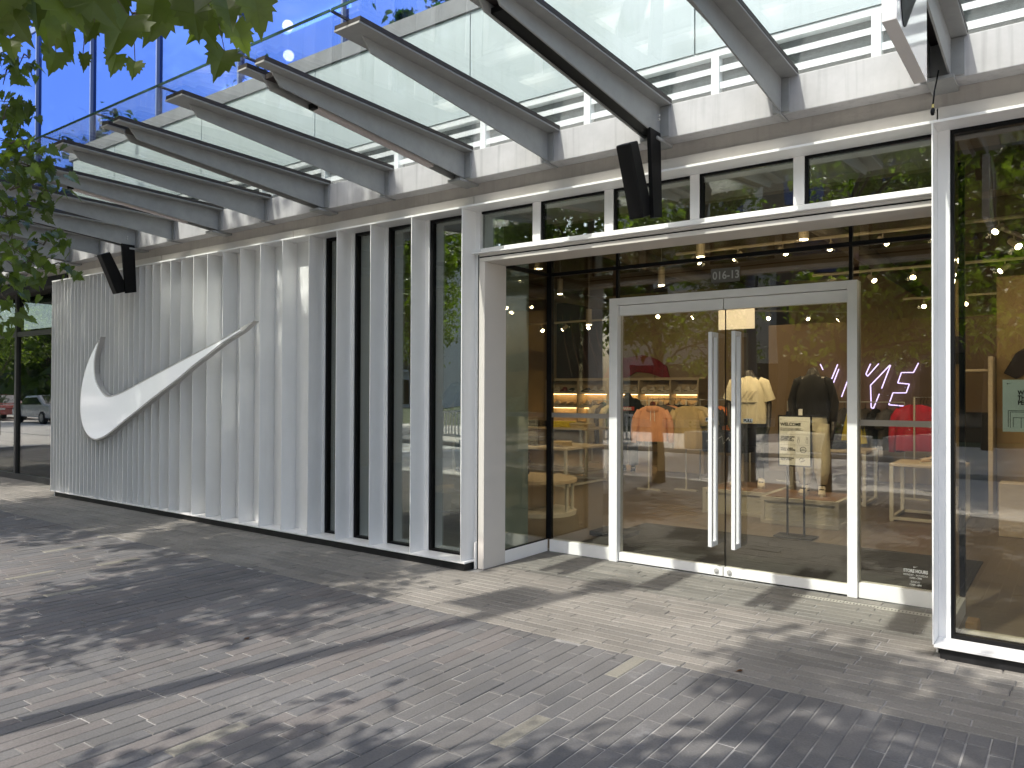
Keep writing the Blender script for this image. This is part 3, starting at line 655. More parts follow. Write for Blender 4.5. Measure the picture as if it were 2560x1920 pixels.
TB = tree('young kerb maple overhanging the photographer', (-3.25, -.05), [(-3.2, -.4, 2.85, .85), (-2.5, -.1, 3.3, .8), (-1.5, .0, 3.6, .8), (-1.2, .2, 4.5, .7), (-1.0, -.5, 3.0, .8), (-.6, .2, 3.9, .6), (-2.3, .0, 2.7, .6), (-2.2, .5, 5.9, .5), (-1.3, .6, 5.6, .45)], 4500, 5, GA, 5.6, .07)
# branches that hang into the picture at upper left
g = random.Random(21)
items = []
for (x, y, z, s) in LEAF:
    view = Vector((x, y, z-1.6)).normalized()
    items.append((Vector((x, y, z))+Vector((0, 0, s*.45)), s*.98, Vector((g.gauss(0, .35), g.gauss(0, .35), -1)), -view+Vector((g.gauss(0, .45), g.gauss(0, .45), .25)), g.uniform(.7, 1.3)))
leaves('near_leaves', items, ML, TB, (.085, .115, .026))
tw = MB(); srt = sorted(LEAF, key=lambda q: q[1])
hub = Vector((-2.3, .3, 2.95)); path = [hub]
for i in range(0, len(srt), 4): path.append(Vector((srt[i][0]-.02, srt[i][1], 2.74+g.gauss(0, .012))))
tw.tube(path, [.011-.009*i/len(path) for i in range(len(path))], 6)
for q in LEAF:
    a = min(path, key=lambda p: (p-Vector(q[:3])).length); b = Vector(q[:3])+Vector((0, 0, q[3]*.45))
    tw.tube([a, a.lerp(b, .5)+Vector((0, 0, .015)), b], [.0022, .0016, .0012], 5)
tw.build('twigs', BARK, TB, smooth=True)
items = []; tw = MB(); trunkA = Vector((-6.2, 1.2, 3.4)); last = trunkA
for (x, y, z, r) in CL:
    c = Vector((x, y, z))
    for q in range(int(4+r*62)):
        p = c+Vector((g.gauss(0, r*.75), g.gauss(0, r*.75), g.gauss(0, r*.55)))
        items.append((p, g.uniform(.065, .11), Vector((g.gauss(0, .8), g.gauss(0, .8), -.8)), Vector((g.gauss(0, .6), g.gauss(0, .6)-.3, 1)), g.uniform(.6, 1.3)))
    a = trunkA if (c-last).length > .5 else last
    tw.tube([a, a.lerp(c, .5)+Vector((0, 0, .05)), c], [.007, .005, .0025], 5); last = c
leaves('low_branch_leaves', items, ML, TA, (.075, .110, .028))
tw.build('twigs', BARK, TA, smooth=True)
TL = tree('tall maple further left by the kerb', (-11.2, .4), [(-11.2, .5, 3.2, 1.3), (-10.9, .4, 4.6, 1.5), (-11.7, .4, 6.0, 1.7), (-10.4, .4, 7.2, 1.6), (-12.4, .4, 7.6, 1.6), (-11.0, .4, 8.8, 1.6), (-13.2, .4, 8.6, 1.2)], 9500, 31, GA, 9.5, .10)
dup(TL, (-17.2, .5, 0), R(70), 'second kerb maple along the neighbour shop front')
dup(TL, (-24.5, .8, 0), R(200), 'third kerb maple along the neighbour shop front')
dup(TL, (-31, .6, 0), R(20), 'fourth kerb maple along the neighbour shop front')
dup(TL, (-38.5, .7, 0), R(120), 'fifth kerb maple along the neighbour shop front')
dup(TL, (-47, .7, 0), R(280), 'maple at the far end of the kerb row')
GF = 'trees across the road'
for i, (x, y, rz, s) in enumerate([(-14, -9.5, 40, 1.05), (-8.5, -9.0, 100, 1.0), (-3.5, -9.3, 170, 1.0), (2.0, -9.2, 220, 1.1), (-20, -10, 300, 1.1), (-28, -9, 20, 1.15), (-36, -12, 60, 1.2), (-24, -15, 130, 1.4), (-44, -11, 20, 1.3), (-33, -13, 200, 1.5), (-2, -15, 260, 1.3)]):
    lab = ['maple across the road, first left of the white office block', 'maple across the road opposite the entrance doors', 'maple across the road opposite the right display window', 'maple across the road at the right end of the row', 'maple across the road behind the first parked car', 'maple across the road behind the second parked car', 'maple across the road behind the last parked car', 'larger tree behind the parked cars', 'tree at the far end of the road', 'big tree between the tower and the road', 'bigger tree close to the dark brick block'][i]
    t = dup(TL, (x, y, 0), R(rz), lab, GF); t.scale = (s, s, s)
for i, (x, y, rz) in enumerate([(-52, -6, 10), (-62, -14, 80), (-74, -22, 150), (-60, -26, 200), (-90, -12, 250), (-100, -30, 300), (-78, -4, 20), (-120, -20, 60), (-46, -22, 120), (-110, -50, 160), (-60, 3.5, 0)]):
    t = dup(TL, (x, y, 0), R(rz), f'large distant tree beyond the parked cars, {"nearest second third fourth fifth sixth seventh eighth ninth tenth farthest".split()[i]} along the road', 'distant trees along the road'); t.scale = (2, 2, 1.5)
gg = random.Random(9); it = []
for i in range(5200):
    x = gg.uniform(-150, -52); y = gg.choice((gg.uniform(-16, -12), gg.uniform(4, 7), gg.uniform(-60, -20) if x < -110 else gg.uniform(-20, -14))); h_ = 5.5+2.5*math.sin(x*.35+y)+1.5*math.sin(x*1.3)
    it.append((Vector((x, y, gg.random()**.8*h_)), gg.uniform(.9, 1.7), Vector((gg.gauss(0, 1), gg.gauss(0, 1), -.5)), Vector((gg.gauss(0, 1)+1, gg.gauss(0, 1), 1)), gg.uniform(.5, 1.3)))
wd_ = thing('tmp', '', '', (0, 0, 0)); o = leaves('far_woods', it, SL, wd_, (.07, .11, .025)); o.parent = None; bpy.data.objects.remove(wd_); o['kind'] = 'stuff'
# ------------------------------------------------------------------ street objects
lp = thing('street_lamp', 'slim grey street lamp post on the kerb with a blue banner', 'street lamp', (-4.38, .36, 0))
GP = mat('grey_post_paint', (.12, .12, .125), .5, var=.1)
MB().tube([(-4.38, .36, 0), (-4.38, .36, .5), (-4.38, .36, 7.3)], [.11, .095, .07], 16).build('post', GP, lp, smooth=True)
MB().tube([(-4.38, .36, -.01), (-4.38, .36, .12)], [.17, .15], 16).build('base', GP, lp)
MB().box(-4.84, -4.46, .34, .38, 5.75, 6.75).build('banner', mat('banner_cloth', (.12, .2, .3), .8), lp)
MB().box(-4.86, -4.30, .35, .37, 6.75, 6.78).box(-4.86, -4.30, .35, .37, 5.72, 5.75).build('banner_arm', GP, lp)
MB().tube([(-4.38, .36, 7.3), (-4.38, .36, 7.34), (-4.38, .36, 7.46), (-4.38, .36, 7.5)], [.07, .2, .2, .05], 16).build('lamp_head', GP, lp)
def bollard(x, y, lab):
    t = thing('bollard', lab, 'bollard', (x, y, 0), group='slim bollards by the kerb')
    MB().tube([(x, y, 0), (x, y, .98), (x, y, 1.0)], [.045, .045, .03], 16).build('post', GP, t, smooth=True)
    MB().tube([(x, y, 0), (x, y, .015)], .08, 16).build('base', GP, t)
bollard(-4.85, .42, 'slim dark bollard by the kerb beside the lamp post'); bollard(-3.6, .42, 'slim dark bollard by the kerb right of the lamp post'); bollard(-7.9, .35, 'slim dark bollard by the kerb beyond the tall maple')
for (x, y, lab) in ((-13.2, 1.2, 'dark hoop bike rack on the pavement left of the tall maples'), (-20.5, 1.4, 'dark hoop bike rack opposite the neighbour shop front')):
    t = thing('bike_rack', lab, 'bike rack', (x, y, 0), group='hoop bike racks')
    MB().tube([(x-.3, y, 0), (x-.3, y, .8), (x-.26, y, .86), (x+.26, y, .86), (x+.3, y, .8), (x+.3, y, 0)], .025, 10).build('hoop', BLACK, t, smooth=True)
    for s in (-.3, .3): MB().disc((x+s, y, .006), .07, 'z', .012, 14).build('foot_plate', GP, t)
# parked cars
TYRE = mat('tyre', (.02, .02, .02), .8); CG = mat('car_glass', (.02, .025, .03), .06, coat=1); RIM = mat('rim', (.4, .4, .4), .3, .8)
def car(x, y, col, lab, rz):
    t = thing('parked_car', lab, 'car', (0, 0, 0), group='cars parked across the road')
    P = mat('car_paint', col, .25, var=.02, coat=1)
    side = [(-2.2, .35), (-2.25, .7), (-2.1, .88), (-1.3, .95), (-.6, 1.42), (.8, 1.46), (1.5, 1.0), (2.1, .95), (2.25, .6), (2.2, .3)]
    def ring(yy, k): return [Vector((px, yy, .3+(pz-.3)*k)) for px, pz in side]
    MB().loft([ring(-.86, .93), ring(-.80, 1), ring(.80, 1), ring(.86, .93)]).build('body', P, t, smooth=False, bevel=.05)
    gl = [(-1.18, .98), (-.55, 1.36), (.75, 1.40), (1.35, 1.02)]
    m = MB()
    for s in (-1, 1): m.add([(px, s*.868, pz*.965) for px, pz in gl], [(0, 1, 2, 3)])
    m.add([(-1.27, -.7, .985), (-.63, -.66, 1.415), (-.63, .66, 1.415), (-1.27, .7, .985)], [(0, 1, 2, 3)]).add([(1.47, -.7, 1.035), (.83, -.66, 1.45), (.83, .66, 1.45), (1.47, .7, 1.035)], [(0, 1, 2, 3)])
    m.build('windows', CG, t)
    for wx in (-1.4, 1.4):
        for s in (-1, 1):
            w_ = MB().disc((wx, s*.80, .32), .32, 'y', .2, 24).build('wheel', TYRE, t); MB().disc((wx, s*.905, .32), .2, 'y', .012, 20).build('rim', RIM, w_)
    for s in (-.6, .6): MB().box(-2.27, -2.2, s-.15, s+.15, .62, .72).build('headlight', mat('lamp_lens', (.7, .7, .7), .1), t)
    t.location = (x, y, -.12); t.rotation_euler = (0, 0, rz)
car(-37, -6.3, (.02, .025, .04), 'dark blue parked car across the road', .0)
car(-43.5, -6.3, (.5, .5, .5), 'pale silver parked car across the road', .0)
car(-50, -6.3, (.25, .02, .02), 'dark red parked car across the road', math.pi)
# barrier, planters, far buildings
bar = mat('white_plastic', (.75, .75, .74), .5)
for i, x in enumerate((-16.5, -14.2, -11.9)):
    t = thing('barrier_fence', ['left white slatted barrier across the road', 'middle white slatted barrier across the road', 'right white slatted barrier across the road'][i], 'barrier', (x, -7.9, 0), group='white slatted barriers')
    MB().box(x-1.05, x+1.05, -7.92, -7.88, .95, 1.02).box(x-1.05, x+1.05, -7.92, -7.88, .12, .2).build('rails', bar, t)
    m = MB()
    for k in range(14): m.box(x-1.0+k*.15, x-.95+k*.15, -7.915, -7.885, .2005, .9495)
    m.build('bars', bar, t)
    for s in (-.9, .9): MB().box(x+s-.04, x+s+.04, -8.15, -7.65, 0, .07).build('foot', bar, t)
for i, x in enumerate((-8.3, -5.2, -3.0, .2)):
    t = thing('planter', ['left concrete planter across the road', 'second concrete planter from the left across the road', 'third concrete planter from the left across the road', 'right concrete planter across the road'][i], 'planter', (x, -8.3, 0), group='concrete planters')
    MB().prismZ([(x-.9, -8.7), (x+.9, -8.7), (x+.9, -8.0), (x-.9, -8.0)], -.01, .5).build('box', SIDE, t, bevel=.02)
    it = [(Vector((x+g.uniform(-.8, .8), -8.35+g.uniform(-.25, .25), .55+g.random()*.3)), .12, Vector((g.gauss(0, 1), g.gauss(0, 1), .5)), Vector((0, 0, 1)), g.uniform(.6, 1.2)) for _ in range(110)]
    leaves('shrubs', it, SL, t, (.05, .085, .02))
def block(name, lab, x0, x1, y0, y1, h, wallm, nx, nz, ww, wh, z0=3.8, band=True, face='y'):
    t = thing(name, lab, 'building', ((x0+x1)/2, (y0+y1)/2, 0))
    MB().box(x0, x1, y0, y1, -.2, h).build('wall', wallm, t)
    MB().box(x0-.2, x1+.2, y0-.2, y1+.25, h, h+.4).build('parapet', wallm, t)
    dx = (x1-x0)/nx; dz = (h-z0)/nz
    n = 0
    for i in range(nx):
        for j in range(nz):
            if n >= 96: break
            n += 1; cx = x0+dx*(i+.5); cz = z0+dz*(j+.5)
            MB().box(cx-ww/2, cx+ww/2, y1+.005, y1+.03, cz-wh/2, cz+wh/2).build('window', CG, t)
            if band: MB().box(cx-ww/2-.1, cx+ww/2+.1, y1+.002, y1+.5, cz-wh/2-.25, cz-wh/2-.1).build('balcony', wallm, t)
    MB().box(x0+.5, x1-.5, y1+.005, y1+.05, .3, 3.2).build('shop_glazing', CG, t)
    return t
block('office_block', 'white office block across the road', -21, -11.2, -36, -26, 13, mat('white_render', (.62, .60, .56), .8, var=.05), 2, 2, 1.2, 1.6, 4.5, False)
block('brick_block', 'dark brown brick block across the road', -10.8, 16, -34, -22, 14, mat('brown_brick', (.13, .10, .075), .9, var=.2), 8, 4, 1.6, 1.4, 3.8, False)
block('residential_tower', 'tall pale residential tower with balconies', -88, -66, -76, -58, 27, mat('tower_concrete', (.50, .50, .50), .8, var=.05), 6, 16, 2.2, 1.0, 4, True)
block('low_building', 'low grey building far down the road', -130, -100, -80, -66, 8, mat('grey_render', (.22, .22, .22), .8, var=.1), 5, 2, 2.5, 1.5, 3.6, False)
# ------------------------------------------------------------------ shop interior
g = random.Random(77)
WARM = (1, .80, .52)
FLOOR = mat('polished_shop_floor', (.13, .105, .08), .32, var=.12, vscale=1.2, bump=.05)
WALLI = mat('tan_shop_wall', (.27, .20, .12), .8, var=.05)
CEIL = mat('brown_shop_ceiling', (.07, .055, .042), .9, var=.15)
DARKW = mat('dark_shop_wall', (.035, .03, .028), .8)
TAN = mat('tan_board', (.50, .40, .27), .6, var=.06)
OAK = mat('pale_oak', (.50, .41, .28), .5, var=.12, vscale=4, stretch=(1, 8, 8))
GREYF = mat('grey_linen_board', (.50, .49, .42), .8, var=.08, vscale=60, bump=.2, bscale=300)
PALEF = mat('pale_frame', (.52, .50, .44), .5)
struct(MB().box(-12.4, 4.5, 6.61, 19.2, -.05, -.0005).build('shop_floor', FLOOR))
struct(MB().box(-4.37, -.70, 6.55, 6.609, -.05, 0).build('threshold', EDGE))
struct(MB().box(-12.4, -4.38, 5.72, 6.609, -.05, -.0006).box(-.69, 4.5, 5.56, 6.609, -.05, -.0006).build('shop_floor_edge', FLOOR))
struct(MB().box(-12.4, 4.5, 6.66, 19.2, 4.30, 4.35).box(-12.4, -4.38, 5.8, 6.659, 4.30, 4.349).box(-.69, 4.5, 5.8, 6.659, 4.30, 4.349).build('shop_ceiling', CEIL))
struct(MB().box(-12.4, 4.5, 19.0, 19.2, 0, 4.3).box(-12.6, -12.4, 5.72, 19.2, 0, 4.3).box(4.5, 4.7, 5.3, 19.2, 0, 4.3).build('shop_walls', WALLI))
struct(MB().box(-5.15, 3.0, 16.0, 16.2, 0, 3.0).build('partition_wall', mat('partition_brown', (.21, .145, .085), .8)))
struct(MB().box(-6.2, -5.6, 17.5, 18.9, 0, 4.2).build('dark_doorway_wall', DARKW))
t = tag(MB().box(-4.25, -.72, 6.62, 8.55, 0, .008).build('entrance_mat', mat('black_mat', (.014, .014, .014), .9, bump=.4, bscale=400)), 'black entrance mat just inside the glass doors', 'mat')
t = tag(MB().prismZ([(-4.80, 5.74), (-4.42, 5.74), (-4.42, 6.30), (-4.80, 6.30)], 0, 4.29).build('concrete_column', mat('column_concrete', (.30, .38, .33), .8, var=.14, vscale=2.5, bump=.4, bscale=25), bevel=.01), 'pale green grey concrete column behind the left return glass', 'column')
# beams and ducts under the ceiling
CB = mat('ceiling_beam_brown', (.15, .115, .075), .8, var=.1)
for i, (y, z) in enumerate(((8.0, 3.9), (10.2, 3.9), (12.4, 3.9), (14.6, 3.9))):
    tag(MB().box(-12.3, 4.4, y, y+.35, z, 4.295).build('ceiling_beam', CB), ['brown ceiling beam nearest the doors', 'second brown ceiling beam from the doors', 'third brown ceiling beam from the doors', 'brown ceiling beam deepest in the shop'][i], 'beam', 'ceiling beams in the shop')
for i, x in enumerate((-9.2, -5.6, -2.6, .3)):
    tag(MB().tube([(x, 6.9, 3.72), (x, 18, 3.72)], .13, 16).build('ceiling_duct', mat('duct_grey', (.13, .11, .085), .5) if i == 0 else bpy.data.materials['duct_grey'], smooth=True), ['leftmost round duct under the shop ceiling', 'round duct above the hanging hoodies', 'round duct above the two front mannequins', 'rightmost round duct under the shop ceiling'][i], 'duct', 'round ceiling ducts')
# lights: pendant cylinders and track spots as fittings, then bare spots that light the shop
LAMPM = emit('lamp_warm', (1, .86, .58), 22)
CYL = mat('lamp_cylinder', (.40, .34, .24), .5)
def lampe(x, y, z, e, r=.05, spot=None, size=R(120)):
    l = bpy.data.lights.new('shop_spot_light', 'SPOT'); l.energy = e; l.color = WARM; l.shadow_soft_size = r; l.spot_size = size; l.spot_blend = .6
    o = bpy.data.objects.new('shop_spot_light', l); C.objects.link(o); o.location = (x, y, z)
    if spot: o.rotation_euler = Vector(spot).to_track_quat('-Z', 'Y').to_euler()
PEND = [(-7.1, 12.0, 2.82, 'above the tables on the left'), (-7.85, 12.2, 3.45, 'beside the entrance corner mullion'), (-5.3, 11.2, 3.3, 'over the hanging hoodies'), (-3.9, 9.4, 3.35, 'over the left plinth'), (-2.5, 9.0, 3.35, 'over the right plinth'), (-1.2, 9.6, 3.3, 'over the red coat'), (-.2, 9.2, 3.0, 'behind the right display window')]
for i, (x, y, z, lab) in enumerate(PEND):
    t = thing('pendant_lamp', 'lit cylinder lamp '+lab, 'lamp', (x, y, z), group='cylinder lamps in the shop')
    MB().tube([(x, y, z), (x, y, z+.28)], .055, 16).build('lamp_body', CYL, t, smooth=False)
    MB().disc((x, y, z-.004), .045, 'z', .006, 16).build('lens', LAMPM, t)
    MB().tube([(x, y, z+.28), (x, y, 4.29)], .006, 6).build('cord', CYL, t)
    lampe(x, y, z-.03, 14, spot=(0, .15, -1), size=R(135))
def spot_proto():
    t = thing('track_spot', 'x', 'spotlight', (0, 0, 0))
    MB().tube([(0, 0, 0), (0, 0, -.07)], .008, 6).build('stem', CYL, t)
    MB().tube([(0, .05, -.05), (0, -.06, -.13)], [.032, .038], 12).build('lamp_body', CYL, t)
    MB().tube([(0, -.061, -.131), (0, -.066, -.1347)], [.034, .033], 12).build('lens', LAMPM, t)
    return t
tracks = [((-11.0, 13.2), (-6.9, 13.2), 3.0, 7, 'left'), ((-6.6, 13.0), (-3.4, 16.0), 3.15, 6, 'middle'), ((-4.6, 10.2), (-.4, 10.2), 3.55, 7, 'front'), ((-3.2, 12.0), (.6, 12.0), 3.35, 7, 'centre'), ((-2.4, 14.6), (1.4, 14.6), 3.2, 6, 'right'), ((-.6, 9.2), (.5, 13.5), 3.25, 7, 'display')]
nm = {'left': 'track over the left shoe shelves', 'middle': 'slanting track above the shoe wall', 'front': 'track nearest the doors', 'centre': 'track behind the two front mannequins', 'right': 'track before the tube light sign', 'display': 'track seen through the right display window'}
ORD = 'first second third fourth fifth sixth seventh eighth ninth tenth eleventh twelfth thirteenth fourteenth fifteenth sixteenth seventeenth eighteenth'.split()
od = ['first', 'second', 'third', 'fourth', 'fifth', 'sixth', 'seventh']
pro = spot_proto(); used = False
for (a, b, z, n, k) in tracks:
    tag(MB().tube([(a[0], a[1], z+.02), (b[0], b[1], z+.02)], .022, 6).build('light_track', CYL), nm[k].replace('track', 'pale light track', 1) if not nm[k].startswith('slanting') else 'slanting pale light track above the shoe wall', 'light track', 'light tracks')
    for i in range(n):
        f = (i+.5)/n; x = a[0]+(b[0]-a[0])*f; y = a[1]+(b[1]-a[1])*f
        lab = f'{od[i]} lit spot from the left on the {nm[k]}'
        rz = g.uniform(-1.6, 1.6)
        if used: t = dup(pro, (x, y, z), rz)
        else: t = pro; used = True; t.location = (x, y, z); t.rotation_euler = (0, 0, rz)
        t['label'] = lab; t['group'] = 'spots on the light tracks'
for (x, y, e, d) in ((-9.5, 14, 130, (0, 1, -.8)), (-7.6, 14.5, 130, (0, 1, -.8)), (-5.6, 14, 150, (0, 1, -.7)), (-3.8, 10.0, 110, (0, .3, -1)), (-2.2, 10.2, 110, (-.1, .2, -1)), (-1.5, 12.5, 130, (0, 1, -.9)), (.2, 11, 45, (0, 1, -.8)), (-6.2, 9.6, 90, (0, .3, -1)), (-8.2, 10, 90, (0, .3, -1)), (.6, 7.6, 30, (-.2, .5, -1)), (-3.4, 7.0, 230, (-.1, 1, -.72)), (-2.0, 7.0, 230, (-.1, 1, -.72))):
    lampe(x, y, 3.0, e*.32, spot=d, size=R(125))  # no fittings here; last two added to brighten mannequin fronts and notice
# ------------------------------------------------------------------ figures
def skin(name, V, E, rad, m, parent, sub=2, root=0, smooth=True, label=None):
    off = WO.get(parent.name, Vector((0, 0, 0)))
    me = bpy.data.meshes.new(name); me.from_pydata([(v[0]-off.x, v[1]-off.y, v[2]-off.z) for v in V], E, []); me.update()
    o = bpy.data.objects.new(name, me); C.objects.link(o); o.parent = parent
    md = o.modifiers.new('skin', 'SKIN'); md.use_smooth_shade = smooth
    if not me.skin_vertices: me.attributes.new
    for i, r in enumerate(rad):
        sv = me.skin_vertices[0].data[i]; sv.radius = r if isinstance(r, tuple) else (r, r); sv.use_root = (i == root)
    s = o.modifiers.new('sub', 'SUBSURF'); s.levels = sub; s.render_levels = sub
    # bake so that the mesh is real
    dg = bpy.context.evaluated_depsgraph_get(); me2 = bpy.data.meshes.new_from_object(o.evaluated_get(dg))
    me2.materials.clear(); me2.materials.append(m); o.modifiers.clear(); o.data = me2
    if label: o['label'] = label
    return o
def obj_with_skin(V, E):
    pass
def rings_ellipse(defs, n=20, wob=0, seed=1):
    gg = random.Random(seed); out = []
    for (c, rx, ry) in defs:
        c = Vector(c); ph = gg.uniform(0, 6)
        out.append([c+Vector((rx*math.cos(2*math.pi*k/n)*(1+wob*math.sin(k*3.1+ph)), ry*math.sin(2*math.pi*k/n)*(1+wob*math.sin(k*2.3+ph)), 0)) for k in range(n)])
    return out
SKIN = mat('dark_grey_mannequin', (.035, .030, .026), .45)
def mannequin(x, y, z, rz, pose, lab, grp='dressed headless mannequins'):
    t = thing('mannequin', lab, 'mannequin', (0, 0, 0), group=grp)
    ls, rs = pose.get('legs', ((-.12, 0), (.14, -.05)))
    V = [(0, 0, .95), (0, 0, 1.10), (0, -.01, 1.28), (0, 0, 1.42), (0, 0, 1.50), (0, 0, 1.60)]
    Ed = [(0, 1), (1, 2), (2, 3), (3, 4), (4, 5)]
    Rd = [(.155, .11), (.135, .10), (.165, .115), (.14, .10), (.07, .065), (.058, .06)]
    def add(v, r, p): V.append(v); Rd.append(r); Ed.append((p, len(V)-1)); return len(V)-1
    for s, (fx, fy) in ((-1, ls), (1, rs)):
        k = add((s*.10, 0, .86), (.088, .09), 0); k = add(((s*.10+fx)/2+s*.01, (fy)/2-.035, .48), (.056, .06), k)
        k = add(((s*.10+fx*2)/3, fy*.8, .34), (.056, .058), k); k = add((fx, fy+.02, .09), (.036, .04), k); add((fx+s*.02, fy-.12, .04), (.034, .026), k)
    for s, arm in ((-1, pose['L']), (1, pose['R'])):
        k = add((s*.19, 0, 1.42), (.052, .055), 3)
        (ex, ey, ez), (hx, hy, hz) = arm
        k = add((ex, ey, ez), (.038, .04), k); k = add((hx, hy, hz), (.026, .028), k)
        d = (Vector((hx, hy, hz))-Vector((ex, ey, ez))).normalized(); h = Vector((hx, hy, hz))
        pm = h+d*.07; k = add(tuple(pm), (.034, .018), k)
        sd = Vector((0, 1, 0)) if abs(d.y) < .8 else Vector((1, 0, 0)); sd = (sd-d*sd.dot(d)).normalized()
        for q in range(4):
            o_ = sd*(.026-.017*q); L_ = (.075, .085, .08, .06)[q]
            a = add(tuple(pm+o_+d*.035), .009, k); b = add(tuple(pm+o_*1.1+d*(.035+L_*.5)+Vector((-s*.008, 0, 0))), .008, a); add(tuple(pm+o_*1.1+d*(.035+L_)+Vector((-s*.022, 0, 0))), .006, b)
        a = add(tuple(h+sd*.035+d*.035), .010, k-1); add(tuple(h+sd*.05+d*.085), .008, a)
    skin('body', V, Ed, Rd, SKIN, t)
    return t
def place(t, x, y, z, rz): t.location = (x, y, z); t.rotation_euler = (0, 0, rz)
def cloth(name, col, r=.85): return mat(name, col, r, var=.16, vscale=7, bump=1.0, bscale=11, stretch=(1.6, 1.6, .6))
def tee(t, m, long=False, hem=.86, wide=.235, name='shirt', arms=None, flare=1.0):
    a = rings_ellipse([((0, 0, hem), wide*1.02*flare, .15), ((0, 0, hem+.012), wide*1.02*flare, .152), ((0, 0, 1.05), wide, .145), ((0, -.005, 1.22), wide*.98, .145), ((0, 0, 1.36), wide*.97, .13), ((0, .0, 1.43), wide*.84, .105), ((0, .0, 1.475), .12, .085), ((0, .0, 1.50), .078, .075)], 28, .025, 3)
    mb = MB().loft(a, cap=False)
    for s in (-1, 1):
        (ex, ey, ez), (hx, hy, hz) = arms['L' if s < 0 else 'R']
        S0 = Vector((s*.13, 0, 1.42)); E0 = Vector((ex, ey, ez)); H0 = Vector((hx, hy, hz))
        S1 = Vector((s*.185, 0, 1.40))
        if long: mb.tube([S0, S1, S1.lerp(E0, .5), E0, E0.lerp(H0, .5), E0.lerp(H0, .93)], [.07, .073, .066, .058, .05, .042], 16)
        else: mb.tube([S0, S1, S1.lerp(E0, .45), S1.lerp(E0, .85)], [.075, .09, .09, .098], 16, cap=False)
    return mb.build(name, m, t, smooth=True)
def legs_cloth(t, m, ls, rs, zend, name, r0=.105, r1=.10, cuff=None):
    mb = MB().loft(rings_ellipse([((0, 0, 1.02), .165, .125), ((0, 0, .95), .175, .135), ((0, 0, .86), .19, .135), ((0, 0, .80), .17, .12)], 24, .015, 2), cap=False)
    for s, (fx, fy) in ((-1, ls), (1, rs)):
        pts = [Vector((s*.09, 0, .88)), Vector((s*.10, -.01, .72)), Vector(((s*.10+fx)/2+s*.01, fy/2-.035, .48)), Vector(((s*.1+fx*2)/3, fy*.8, .30)), Vector((fx, fy+.02, .12))]
        P = []; Rr = []
        for i, p in enumerate(pts):
            if p.z < zend:
                q = P[-1].lerp(p, (P[-1].z-zend)/(P[-1].z-p.z)); P.append(q); Rr.append(cuff or r1); break
            P.append(p); Rr.append(r0+(r1-r0)*min(1, i/3))
        mb.tube(P, Rr, 16)
    return mb.build(name, m, t, smooth=True)
SHOEW = mat('cream_shoe', (.60, .54, .44), .6, var=.1); SHOEK = mat('black_shoe', (.02, .02, .02), .6); SHOER = mat('dark_red_shoe', (.18, .02, .02), .6); SHOEB = mat('tan_shoe', (.42, .30, .18), .6)
SOLE = mat('shoe_sole', (.62, .58, .48), .6)
def shoe_mesh(parent, up, sole, L=.29, xf=None, hi=0, name='shoe'):
    # toe towards -y
    prof = [(-.145, .02), (-.15, .045), (-.12, .065), (-.06, .085), (-.01, .105+hi*.3), (.03, .125+hi), (.10, .125+hi), (.135, .09), (.145, .03)]
    prof = [(y*L/.29, z) for y, z in prof]
    rg = []
    for k, (w_, s) in enumerate(((-.046, .72), (-.036, .96), (0, 1.0), (.036, .96), (.046, .72))):
        rg.append([Vector((w_*(1.0), y*(.97 if abs(w_) > .04 else 1), .02+(z-.02)*s)) for y, z in prof])
    u = MB().loft(rg).build(name, up, parent, smooth=True, xf=xf)
    so = MB(); out = []
    for i in range(16):
        a = 2*math.pi*i/16; out.append((.052*math.cos(a)*(.85 if math.sin(a) > 0 else 1), .155*L/.29*math.sin(a)))
    so.prismZ(out, 0, .024); so.build('sole', sole, u, xf=xf)
    st = MB(); st.box(-.0475, -.044, -.05, .07, .05, .062).box(.044, .0475, -.05, .07, .05, .062).box(-.03, .03, -.075, -.05, .078, .092)
    st.build('stripe', SHOEK if up is not SHOEK else SOLE, u, xf=xf)
    return u
def feet(t, ls, rs, up=None):
    for (fx, fy), a in ((ls, -.12), (rs, .1)):
        shoe_mesh(t, up or SHOEW, SOLE, xf=Matrix.Translation((fx, fy-.045, -.002)) @ Matrix.Rotation(a, 4, 'Z'))
# plinths
def plinth(x0, x1, y0, y1, h, lab):
    t = thing('display_plinth', lab, 'plinth', ((x0+x1)/2, (y0+y1)/2, 0), group='low display plinths')
    MB().box(x0+.03, x1-.03, y0+.03, y1-.03, .02, h-.002).build('panel', GREYF, t)
    m = MB()
    for (a, b, c, d, e, f) in ((x0, x1, y0, y0+.045, 0, .045), (x0, x1, y0, y0+.045, h-.045, h), (x0, x0+.045, y0, y0+.045, .0455, h-.0455), (x1-.045, x1, y0, y0+.045, .0455, h-.0455),
                               (x0, x0+.045, y0+.0455, y1, 0, .045), (x1-.045, x1, y0+.0455, y1, 0, .045), (x0, x0+.045, y0+.0455, y1, h-.045, h), (x1-.045, x1, y0+.0455, y1, h-.045, h), (x1-.045, x1, y1-.045, y1, .0455, h-.0455)): m.box(a, b, c, d, e, f)
    m.build('frame', PALEF, t); MB().box(x0+.0455, x1-.0455, y0+.0455, y1, h-.0015, h+.006).build('top', mat('brown_plinth_top', (.24, .15, .09), .4), t)
plinth(-3.15, -2.24, 9.48, 10.35, .325, 'low grey plinth under the mannequin in cream trousers')
plinth(-4.05, -3.16, 9.84, 10.9, .32, 'low grey plinth under the mannequin in the pale tee')
